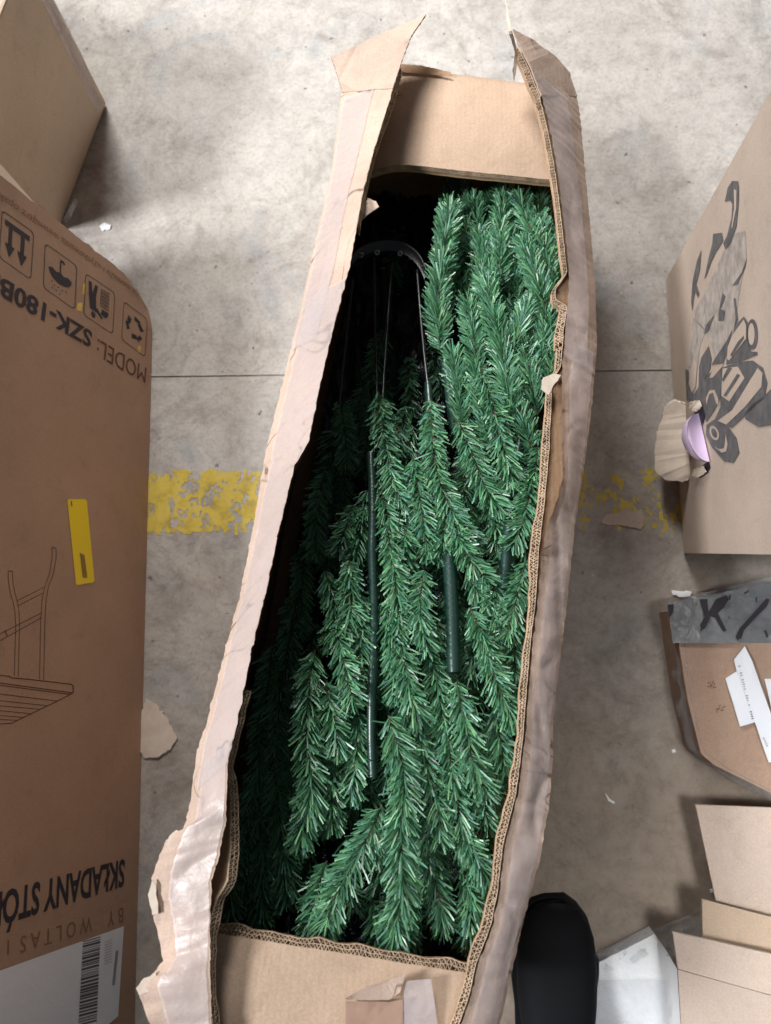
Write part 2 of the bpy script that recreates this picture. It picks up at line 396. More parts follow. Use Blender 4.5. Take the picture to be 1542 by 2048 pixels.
def side(outer, edge, corr, inw, nm, seed, ragged=None):
    O = resample(PT(outer), NU, 0.0012, seed); E = resample(PT(edge), NU, 0.0016, seed + 3)
    C = resample(PT(corr), 700, 0.0006, seed + 5)
    # outer wall
    bot = []
    for i, p in enumerate(O):
        t = i / (NU - 1); q = p - N * BOXD
        if q.z < 0.002 or i == 0: q = p - N * ((p.z - 0.002) / N.z)
        bot.append(q)
    NV = 8; v = []
    for p, q in zip(O, bot):
        for j in range(NV):
            s = j / (NV - 1); x = p.lerp(q, s)
            v.append(x + W * wrinkle(x, seed, 0.004) * math.sin(math.pi * s) - N * (0.002 if j == 0 else 0))
    v2 = [x + W * inw * 0.006 for x in v]
    k = len(v); F1 = grid_faces(NU, NV)
    F2 = [tuple(k + a for a in reversed(q)) for q in F1]
    rim = [(i * NV, (i + 1) * NV, k + (i + 1) * NV, k + i * NV) for i in range(NU - 1)]
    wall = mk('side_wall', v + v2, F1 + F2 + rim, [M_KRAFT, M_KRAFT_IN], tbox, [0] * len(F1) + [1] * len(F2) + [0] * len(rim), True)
    # flap: printed/taped liner on top, board below
    NF = 16; v = []
    FO = O if ragged is None else resample(PT(ragged), NU, 0.0020, seed + 9)
    for p, q in zip(FO, E):
        for j in range(NF):
            s = j / (NF - 1); x = p.lerp(q, s)
            bulge = 0.0018 * math.sin(math.pi * min(1, s * 1.15))
            v.append(x + N * (bulge + wrinkle(x, seed + 11, 0.0035) * (0.25 + math.sin(math.pi * s))))
    flap = mk('flap', v, grid_faces(NU, NF), M_KRAFT, tbox, smooth=True)
    # board under the liner, reaching out to the corrugated edge
    C2 = resample(C, NU); v = []
    for p, q in zip(O, C2):
        for j in range(6):
            s = j / 5; v.append(p.lerp(q, s) - N * (0.0035 if j else 0.004))
    k = len(v)
    low_ = [x - N * 0.006 for x in v]
    F1 = grid_faces(NU, 6); F2 = [tuple(k + a for a in reversed(q)) for q in F1]
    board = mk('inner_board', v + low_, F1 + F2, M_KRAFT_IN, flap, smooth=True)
    return FO, E, C, flap, O, bot
def corrugated(C, inw_dir, up_dir, parent, width=0.0085, drop=0.006, rows=2, pitch=0.0052, seed=0):
    """torn board edge: liners with fluted paper between them"""
    Ls = [0.0]
    for a, b_ in zip(C, C[1:]): Ls.append(Ls[-1] + (b_ - a).length)
    tot = Ls[-1]
    def at(s):
        s = max(0, min(tot, s)); i = int(np.searchsorted(Ls, s)); i = max(1, min(len(C) - 1, i))
        d = Ls[i] - Ls[i - 1]
        return C[i - 1].lerp(C[i], (s - Ls[i - 1]) / d if d > 0 else 0)
    v = []; f = []
    def box(a, b_, w, dep):
        t = (b_ - a).normalized()
        view = (inw_dir * 0.55 + up_dir).normalized()
        sd = t.cross(view).normalized() * (w / 2); dp = -view * dep
        k = len(v)
        for p in (a, b_):
            v.extend([p - sd, p + sd, p + sd + dp, p - sd + dp])
        f.extend([(k, k + 1, k + 5, k + 4), (k + 1, k + 2, k + 6, k + 5), (k + 3, k, k + 4, k + 7), (k, k + 3, k + 2, k + 1), (k + 4, k + 5, k + 6, k + 7)])
    def off(s, r):
        r = r + 0.10 * noise.noise((s * 90, seed, r * 3))
        wm = 0.80 + 0.75 * noise.noise((s * 9, seed, 4)) + 0.35 * noise.noise((s * 45, seed, 6))
        wm = max(0.25, min(1.25, wm))
        return at(s) + inw_dir * (width * wm * r) - up_dir * (drop * r)
    for r in range(rows + 1):
        n = int(tot / 0.006)
        for i in range(n):
            box(off(tot * i / n, r / rows), off(tot * (i + 1) / n, r / rows), 0.0008, 0.005)
    for r in range(rows):
        s = 0.0; up = True
        pt = pitch * (1.0 if r else 0.8)
        while s < tot - pt:
            st = pt * (0.5 + 0.42 * noise.noise((s * 130, seed + r, 0)))
            a = off(s, (r + (0 if up else 1)) / rows); b_ = off(s + st, (r + (1 if up else 0)) / rows)
            if rnd.random() > 0.06: box(a, b_, rnd.uniform(0.00045, 0.0009), 0.005)
            s += st; up = not up
    # brown board seen between the flutes
    k = len(v); n = int(tot / 0.01)
    for i in range(n + 1):
        s = tot * i / n
        v.extend([off(s, 0) - up_dir * 0.009 - inw_dir * .002, off(s, 1) - up_dir * 0.008])
    nb = len(f)
    f.extend([(k + 2 * i, k + 2 * i + 1, k + 2 * i + 3, k + 2 * i + 2) for i in range(n)])
    return mk('corrugated_edge', v, f, [M_CORR, M_KRAFT_IN], parent, [0] * nb + [1] * (len(f) - nb))
L_RAG = L_OUT[:11] + [(381, 1600, 0), (372, 1640, .004), (366, 1662, .010), (348, 1664, .018), (332, 1682, .018), (318, 1712, .016), (304, 1755, .014), (301, 1800, .014), (310, 1845, .012), (322, 1900, .010), (327, 1925, .010),
         (310, 1942, .014), (288, 1958, .018), (273, 1976, .018), (284, 2005, .015), (300, 2048, .012), (322, 2100, .008), (318, 2150, .004)]
LO, LE, LCc, lflap, LW, LB = side(L_OUT, L_EDGE, L_CORR, 1, 'l', 1, L_RAG)
RO, RE, RCc, rflap, RW, RB = side(R_OUT, R_EDGE, R_CORR, -1, 'r', 20)
LPX = [i for i in range(700)]
corrugated(LCc[:165], W * .8, N, lflap, width=0.0055, drop=0.009, seed=1)
corrugated(LCc[500:], W, N, lflap, width=0.0080, drop=0.006, seed=2)
corrugated(RCc[:225], -W, N, rflap, width=0.0050, drop=0.007, rows=1, pitch=0.0062, seed=4)
corrugated(RCc[224:262], -W, N, rflap, width=0.0075, drop=0.006, rows=2, seed=5)
corrugated(RCc[261:], -W, N, rflap, width=0.0074, drop=0.007, seed=6)

# end walls and bottom
def endwall(a, b_, inward):
    v = []; NVx = 10
    for j in range(NVx):
        for i in range(14):
            p = a.lerp(b_, i / 13)
            depth = BOXD if inward.dot(L) > 0 else (p.z - 0.002) / N.z
            q = p - N * depth * (j / (NVx - 1)) - N * 0.004
            v.append(q)
    f1 = grid_faces(NVx, 14); k = len(v)
    v2 = [x + inward * 0.006 for x in v]
    f2 = [tuple(k + a_ for a_ in reversed(q)) for q in f1]
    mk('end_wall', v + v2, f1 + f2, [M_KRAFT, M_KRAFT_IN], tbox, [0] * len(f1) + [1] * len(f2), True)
endwall(LW[0], RW[0], -L); endwall(LW[-1], RW[-1], L)
bl = []
for a, b_ in ((LW[0], RW[0]), (LW[-1], RW[-1])):
    for p in (a, b_):
        q = p - N * BOXD
        if a is LW[0]: q = p - N * ((p.z - 0.004) / N.z)
        bl.append(q)
v = []
for p, q in zip(LB, RB): v += [p + N * .003, q + N * .003, p + N * .0006, q + N * .0006]
f = []
for i in range(NU - 1):
    k = 4 * i; f += [(k, k + 1, k + 5, k + 4), (k + 2, k + 6, k + 7, k + 3)]
mk('bottom_panel', v, f, M_KRAFT_IN, tbox)

# short end flaps, lying under the torn long ones
def endflap(pa, pb, pc, pd, name, roll=0.0, seed=0, nu=40, nv=16, droop=0.0):
    """pa,pb hinge left/right; pd,pc free edge left/right (world points)"""
    v = []
    for i in range(nu):
        s = i / (nu - 1)
        h0 = pa.lerp(pb, s); e0 = pd.lerp(pc, s)
        for j in range(nv):
            t = j / (nv - 1); x = h0.lerp(e0, t)
            x = x + N * (0.010 * math.sin(math.pi * t) * (0.6 + 0.4 * s) - roll * max(0, 0.22 - s) ** 2 * 4 - droop * t * t + wrinkle(x, seed, 0.0015))
            v.append(x)
    k = len(v); lo = [x - N * 0.006 for x in v]
    F1 = grid_faces(nu, nv); F2 = [tuple(k + a for a in reversed(q)) for q in F1]
    edge = [(a * nv, (a + 1) * nv, k + (a + 1) * nv, k + a * nv) for a in range(nu - 1)]
    o = mk('end_flap', v + lo, F1 + F2 + edge, [M_KRAFT_FLAP, M_KRAFT_IN], tbox, [0] * len(F1) + [1] * (len(F2) + len(edge)), True)
    return o, [v[i * nv + nv - 1] for i in range(nu)]
ff, fe = endflap(T(745, 128, -.002), T(1100, 172, -.002), T(1112, 360, -.022), T(742, 322, -.022), 'far', roll=0.12, seed=31)
corrugated(resample(fe, 120, 0.0004, 3), -L * 0.35 + N * 0.0, N, ff, width=0.004, drop=0.0055, pitch=0.006, seed=9)
nf, ne = endflap(T(392, 2150, -.004), T(925, 2190, -.004), T(962, 1951, -.012), T(405, 1862, -.012), 'near', seed=41)
corrugated(resample(ne, 160, 0.0008, 5), L, N, nf, width=0.0095, drop=0.004, pitch=0.0055, seed=12)
# crease on the far flap and the torn liner strips along the far end
def sheet(name, pts, mat, parent, nrm, thick=0.0008, curl=0.0, origin=None, ragged=0.0, seed=0, sub=6):
    P = []
    n = len(pts)
    for i in range(n):
        a, b_ = Vector(pts[i]), Vector(pts[(i + 1) % n])
        m = max(1, int((b_ - a).length / 0.004)) if ragged else 1
        for k in range(m):
            q = a.lerp(b_, k / m)
            if ragged and k: q = q + Vector((noise.noise(q * 240 + Vector((seed, 0, 0))), noise.noise(q * 240 + Vector((0, seed, 0))), 0)) * ragged
            P.append(q)
    bm = bmesh.new()
    vs_ = [bm.verts.new(p) for p in P]
    bm.faces.new(vs_)
    bmesh.ops.triangulate(bm, faces=bm.faces[:])
    bmesh.ops.subdivide_edges(bm, edges=bm.edges[:], cuts=sub // 2, use_grid_fill=True)
    cen = sum((p for p in P), Vector()) / len(P)
    for w in bm.verts:
        w.co = w.co + nrm * (curl * (w.co - cen).length ** 2 * 10 + 0.0015 * noise.noise(w.co * 40 + Vector((seed, 1, 2))))
    bm.normal_update()
    ext = bmesh.ops.extrude_face_region(bm, geom=bm.faces[:])
    for w in [x for x in ext['geom'] if isinstance(x, bmesh.types.BMVert)]: w.co = w.co - nrm * thick
    bmesh.ops.recalc_face_normals(bm, faces=bm.faces[:])
    me = bpy.data.meshes.new(name); 
    org = ORG[parent] if parent is not None else Vector(origin if origin is not None else (cen.x, cen.y, 0))
    bmesh.ops.translate(bm, verts=bm.verts, vec=-org)
    bm.to_mesh(me); bm.free(); me.materials.append(mat)
    for p in me.polygons: p.use_smooth = False
    o = bpy.data.objects.new(name, me); col.objects.link(o)
    if parent is not None: o.parent = parent
    else: o.location = org
    ORG[o] = org
    return o
PH = lambda q, h: [T(x, y, h) for x, y in q]
# raised far ends of the long flaps
sheet('flap_corner', [T(684, 184, .003), T(676, 150, .012), T(662, 112, .018), T(700, 98, .030), T(760, 68, .046), T(852, 28, .058), T(822, 72, .058), T(800, 132, .057), T(785, 176, .053)], M_KRAFT, lflap, N, 0.004, ragged=0.0010, seed=2)
sheet('flap_corner', [T(1154, 192, .002), T(1140, 146, .014), T(1112, 112, .034), T(1064, 78, .062), T(1026, 58, .078), T(1042, 95, .076), T(1060, 130, .072), T(1083, 190, .062)], M_KRAFT, rflap, N, 0.004, ragged=0.0010, seed=5)
sheet('torn_paper', [T(1008, -12, .10), T(1016, 20, .10), T(1024, 62, .09), T(1034, 100, .07), T(1033, 140, .05), T(1028, 163, .03), T(1025, 140, .05), T(1030, 105, .07), T(1018, 68, .09)], M_PAPER, rflap, N, 0.0006, ragged=0.0006, seed=6)
sheet('torn_paper', [T(798, 128, .004), T(840, 130, .006), T(900, 144, .006), T(905, 152, .004), T(850, 148, .002), T(800, 142, .002)], M_KRAFT_IN, ff, N, 0.0006, ragged=0.0012, seed=8)
# torn paper pieces along the flaps
sheet('torn_paper', [T(735, 395, .03), T(752, 402, .034), T(758, 412, .034), T(742, 424, .03), T(722, 440, .03), T(712, 432, .03)], M_KRAFT, lflap, N, 0.0015, ragged=0.001, seed=12)
sheet('torn_paper', [T(1122, 750, .03), T(1104, 748, .03), T(1086, 756, .03), T(1082, 778, .03), T(1096, 790, .028), T(1106, 772, .028)], M_PAPER, rflap, N, 0.0008, ragged=0.002, seed=13)
for q, sd_ in (([(368, 1668), (352, 1660), (338, 1672), (334, 1690), (346, 1700), (362, 1688)], 14), ([(312, 1944), (290, 1956), (272, 1976), (278, 1990), (296, 1984), (312, 1966)], 16),
               ([(304, 1760), (296, 1790), (304, 1830), (316, 1826), (312, 1770)], 17)):
    sheet('torn_paper', PH(q, .021), M_PAPER, lflap, N, 0.0020, ragged=0.0022, seed=sd_)
sheet('torn_paper', [T(698, 2000, .006), T(690, 1998, .008), T(735, 1972, .012), T(766, 1966, .012), T(812, 1946, .012), T(800, 1985, .012), T(780, 2000, .008)], M_KRAFT, nf, N, 0.0008, ragged=0.001, seed=15)
# packing tape over the flaps and the near end flap
def tape_strip(O, E, a, b_, s0, s1, parent, seed):
    v = []; n = 0; idx = range(int(a * (NU - 1)), int(b_ * (NU - 1)) + 1)
    for i in idx:
        n += 1
        for j in range(7):
            s = s0 + (s1 - s0) * j / 6
            s += 0.03 * noise.noise((i * 0.06, seed, 0))
            x = O[i].lerp(E[i], s)
            bulge = 0.0018 * math.sin(math.pi * min(1, s * 1.15))
            v.append(x + N * (bulge + wrinkle(x, seed, 0.0035) * (0.25 + math.sin(math.pi * s)) + 0.0016 + 0.0016 * abs(noise.noise(x * 55 + Vector((seed, 0, 0))))))
    mk('packing_tape', v, grid_faces(n, 7), M_TAPE, parent, smooth=True)
tape_strip(LO, LE, 0.02, 0.36, 0.06, 0.62, lflap, 12)
tape_strip(LO, LE, 0.30, 0.78, 0.18, 1.0, lflap, 12)
tape_strip(LO, LE, 0.76, 0.99, 0.30, 0.96, lflap, 12)
tape_strip(RO, RE, 0.03, 0.38, 0.30, 1.0, rflap, 31)
tape_strip(RO, RE, 0.36, 0.62, 0.10, 0.75, rflap, 31)
tape_strip(RO, RE, 0.62, 0.99, 0.12, 0.80, rflap, 31)
sheet('packing_tape', PH([(808, 1962), (862, 1958), (870, 2010), (884, 2110), (806, 2110)], .0075), M_TAPE, nf, N, 0.0003, seed=3)
sheet('packing_tape', PH([(692, 2002), (780, 2004), (806, 1998), (806, 2110), (690, 2110)], .0072), M_BROWNTAPE, nf, N, 0.0003, seed=6)
# carton underneath that lifts the near end
bn = (bl[2] + bl[3]) / 2; bf = (bl[0] + bl[1]) / 2
pm = bn.lerp(bf, 0.30); hh = min(bl[2].lerp(bl[0], .30).z, bl[3].lerp(bl[1], .30).z) - 0.001
prop = thing('carton', (pm.x, pm.y - 0.14, 0), 'plain brown carton lying under the raised end of the long tree carton', 'carton')
def prism(name, q, h, mat, parent, z0=0.0):
    n = len(q)
    v = [Vector((p.x, p.y, z0)) for p in q] + [Vector((p.x, p.y, z0 + h)) for p in q]
    f = [tuple(range(n))[::-1], tuple(range(n, 2 * n))] + [(i, (i + 1) % n, n + (i + 1) % n, n + i) for i in range(n)]
    return mk(name, v, f, mat, parent)
q = [Vector((pm.x - .20, pm.y, 0)), Vector((pm.x - .20, pm.y - .28, 0)), Vector((pm.x + .12, pm.y - .28, 0)), Vector((pm.x + .12, pm.y, 0))]
prism('body', q, hh, M_KRAFT, prop)
for s in (-.04, ):
    prism('packing_tape', [p.lerp(pm, 0) for p in [Vector((pm.x - .065, pm.y + .0006, 0)), Vector((pm.x - .065, pm.y - .2806, 0)), Vector((pm.x - .015, pm.y - .2806, 0)), Vector((pm.x - .015, pm.y + .0006, 0))]], hh + .0004, M_TAPE, prop)

# ------------------------------------------------------------------ artificial tree sections in the carton
GREENS = np.array([(0.072, 0.225, 0.105), (0.100, 0.290, 0.145), (0.052, 0.180, 0.088), (0.150, 0.345, 0.160), (0.105, 0.280, 0.190)])
rng = np.random.default_rng(11)
def frond(parent, P3, R=0.021, dens=2900, tipfade=0.35):
    """one tinsel tip: twisted stem plus cut pvc needles leaning to the tip"""
    P = smooth_line(P3, 26)
    A = np.array([tuple(p) for p in P])
    seg = np.linalg.norm(np.diff(A, axis=0), axis=1); s = np.concatenate([[0], np.cumsum(seg)]); tot = s[-1]
    n = int(tot * dens)
    u = np.sort(rng.random(n)) * tot
    base = np.stack([np.interp(u, s, A[:, k]) for k in range(3)], 1)
    d = np.gradient(A, axis=0); d /= np.linalg.norm(d, axis=1)[:, None]
    tg = np.stack([np.interp(u, s, d[:, k]) for k in range(3)], 1); tg /= np.linalg.norm(tg, axis=1)[:, None]
    up = np.array(N)[None, :] - tg * (tg @ np.array(N))[:, None]; up /= np.linalg.norm(up, axis=1)[:, None]
    sd = np.cross(tg, up)
    sgn = np.where(rng.random(n) < .5, 0.0, math.pi)
    phi = sgn + rng.normal(0, 0.78, n)
    wild = rng.random(n) < 0.22
    phi = np.where(wild, rng.random(n) * 2 * math.pi, phi)
    lean = np.radians(rng.normal(50, 10, n)) + np.where(rng.random(n) < .05, rng.normal(0, .5, n), 0)
    rad = sd * np.cos(phi)[:, None] + up * np.sin(phi)[:, None]
    di = tg * np.cos(lean)[:, None] + rad * np.sin(lean)[:, None]
    ln = R * 1.12 * rng.normal(1, 0.10, n)
    ln *= np.clip(0.55 + (tot - u) / (R * 1.6), 0.55, 1) * np.clip(0.6 + u / (R * 2), .6, 1)
    wd = rng.normal(0.00086, 0.00012, n)
    wv = np.cross(di, rad + rng.normal(0, .55, (n, 3))); wv /= np.linalg.norm(wv, axis=1)[:, None]
    # turn the flat side mostly upwards
    fl_ = np.cross(di, np.array(N)[None, :] + rng.normal(0, .45, (n, 3))); fl_ /= np.linalg.norm(fl_, axis=1)[:, None]
    mixm = (rng.random(n) < 0.75)[:, None]
    wv = np.where(mixm, fl_, wv) * wd[:, None]
    bend = (tg * 0.10 + rng.normal(0, .05, (n, 3))) * ln[:, None]
    p1 = base + di * (ln * .55)[:, None]; p2 = base + di * ln[:, None] + bend
    V = np.stack([base - wv * .8, base + wv * .8, p1 - wv, p1 + wv, p2 - wv * .95, p2 + wv * .95], 1).reshape(-1, 3)
    k = np.arange(n) * 6
    Fq = np.stack([np.stack([k, k + 1, k + 3, k + 2], 1), np.stack([k + 2, k + 3, k + 5, k + 4], 1)], 1).reshape(-1, 4)
    tv, tf = tube(P[::3] + [P[-1]], 0.0011, 5)
    nv = len(V)
    Vall = np.concatenate([V, np.array([tuple(x) for x in tv])])
    faces = Fq.tolist() + [tuple(nv + a for a in q) for q in tf]
    o = mk('sprig', Vall, faces, [M_NEEDLE, M_STEM], parent, [0] * len(Fq) + [1] * len(tf))
    c = GREENS[rng.integers(0, len(GREENS), n)] * rng.normal(1, .18, (n, 1)).clip(.5, 1.6)
    c4 = np.concatenate([np.repeat(c, 6, axis=0), np.zeros((len(tv), 3))]); c4 = np.concatenate([c4, np.ones((len(c4), 1))], 1)
    ca = o.data.color_attributes.new('shade', 'FLOAT_COLOR', 'POINT')
    ca.data.foreach_set('color', c4.astype(np.float32).ravel())
    return o
def wrapped(name, px, r, h, parent, mat=None, rib=True):
    P = smooth_line([T(x, y, hh_) if hh_ is not None else T(x, y, h) for x, y, hh_ in [(p + (None,))[:3] for p in px]], 10)
    Ls = sum((b_ - a).length for a, b_ in zip(P, P[1:]))
    if rib:
        n = max(8, int(Ls / 0.0015)); P = resample(P, n)
        rr = [r * (1 + (0.15 if i % 2 else -0.08) + 0.12 * noise.noise((i * .05, r * 900, 0)) + 0.10 * noise.noise((i * .9, r * 900, 4))) for i in range(n)]
        v, f = tube(P, rr, 12)
    else:
        P = resample(P, 30); v, f = tube(P, r, 8)
    return mk(name, v, f, mat or M_WRAP, parent, smooth=True)

secA = thing('artificial_tree_section', T(800, 1000, -BOXD + .02), 'green artificial fir section with black hub ring and bare black wire rods', 'artificial tree', 'sections of the artificial tree in the long carton')
secB = thing('artificial_tree_section', T(1020, 800, -BOXD + .02), 'green artificial fir section packed beside the hub, its tips pointing towards the far end flap', 'artificial tree', 'sections of the artificial tree in the long carton')
secC = thing('artificial_tree_section', T(560, 1500, -BOXD + .02), 'deeply shaded artificial fir section squeezed along the carton wall nearer the table carton', 'artificial tree', 'sections of the artificial tree in the long carton')
# hub of section A: ring bracket with rivets, centre pole
hubC = T(775, 470, -.125)
v = []; f = []
ringp = [T(700, 520, -.10), T(720, 498, -.10), T(750, 486, -.10), T(785, 483, -.10), T(815, 492, -.10), T(838, 512, -.10), T(852, 540, -.10)]
rp = smooth_line(ringp, 24)
dwn = [p - N * 0.022 - L * 0.006 for p in rp]; inn = [p - L * 0.016 - N * 0.002 for p in rp]
v = rp + dwn + [p + L * 0.004 for p in dwn] + [p + L * 0.004 + N * .001 for p in rp] + inn
n = len(rp)
f = [(i, i + 1, n + i + 1, n + i) for i in range(n - 1)] + [(2 * n + i, 2 * n + i + 1, 3 * n + i + 1, 3 * n + i) for i in range(n - 1)] \
    + [(3 * n + i, 3 * n + i + 1, i + 1, i) for i in range(n - 1)] + [(i, i + 1, 4 * n + i + 1, 4 * n + i) for i in range(n - 1)]
hub = mk('hub', v, f, M_ROD, secA, smooth=True)
for px, py in ((722, 510), (754, 505), (800, 507), (822, 514), (844, 536)):
    c = T(px, py, -.103); a_ = N.cross(L).normalized()
    v = []; f = []
    for k in range(14):
        th = 2 * math.pi * k / 14
        d_ = a_ * math.cos(th) + (L * .6 + N * .8).normalized() * math.sin(th)
        v += [c + d_ * 0.0042, c + d_ * 0.0026 + N * .0012, c + d_ * .0018]
    for k in range(14):
        m = (k + 1) % 14
        f += [(3 * k, 3 * m, 3 * m + 1, 3 * k + 1), (3 * k + 1, 3 * m + 1, 3 * m + 2, 3 * k + 2)]
    mk('rivet', v, f, M_STEEL, hub, smooth=True)
wrapped('pole', [(770, 300), (772, 480), (768, 800)], 0.009, -.215, secA, M_ROD, False)
# branches of A: bare rod near the hub, thread-wrapped further down
def branch(sec, rod, wrap, rr=0.0021, rw=0.0052):
    b_ = wrapped('branch', rod, rr, -.1, sec, M_ROD, False)
    for w in wrap: wrapped('wrapped_stem', [(x, y, h_ - .006) for x, y, h_ in w[1]], w[0] * 1.12, -.06, b_)
    return b_
A1 = branch(secA, [(748, 515, -.105), (750, 650, -.10), (754, 790, -.085), (748, 920, -.068)], [(0.0050, [(742, 905, -.060), (746, 1000, -.056), (744, 1100, -.052), (748, 1220, -.048), (746, 1330, -.046), (742, 1440, -.048), (746, 1555, -.056)])])
A2 = branch(secA, [(785, 515, -.105), (775, 650, -.10), (766, 790, -.085), (768, 900, -.075)], [(0.0045, [(764, 860, -.072), (770, 960, -.066), (768, 1060, -.066)])])
A3 = branch(secA, [(834, 540, -.10), (842, 640, -.09), (852, 740, -.075), (860, 800, -.07)], [(0.0046, [(856, 765, -.070), (862, 840, -.062), (874, 940, -.056)]), (0.0072, [(898, 1110, -.050), (904, 1220, -.046), (908, 1345, -.044)])])
A4 = branch(secA, [(706, 555, -.105), (694, 660, -.105), (680, 790, -.11), (672, 900, -.12)], [])
B1 = branch(secB, [(905, 700, -.08), (900, 760, -.07), (905, 860, -.075)], [(0.0055, [(890, 722, -.062), (897, 770, -.060), (908, 860, -.064)])])
B2 = branch(secB, [(1040, 870, -.06), (1030, 960, -.06), (1012, 1180, -.06)], [(0.0065, [(1022, 1010, -.044), (1016, 1070, -.042), (1008, 1180, -.046)]), (0.006, [(1042, 876, -.046), (1032, 925, -.046)])])
B3 = branch(secB, [(1085, 560, -.08), (1075, 700, -.08), (1060, 860, -.08)], [])
C1 = branch(secC, [(600, 1180, -.13), (560, 1400, -.13), (530, 1650, -.14)], [])
C2 = branch(secC, [(560, 1300, -.16), (520, 1500, -.16), (480, 1750, -.16)], [])
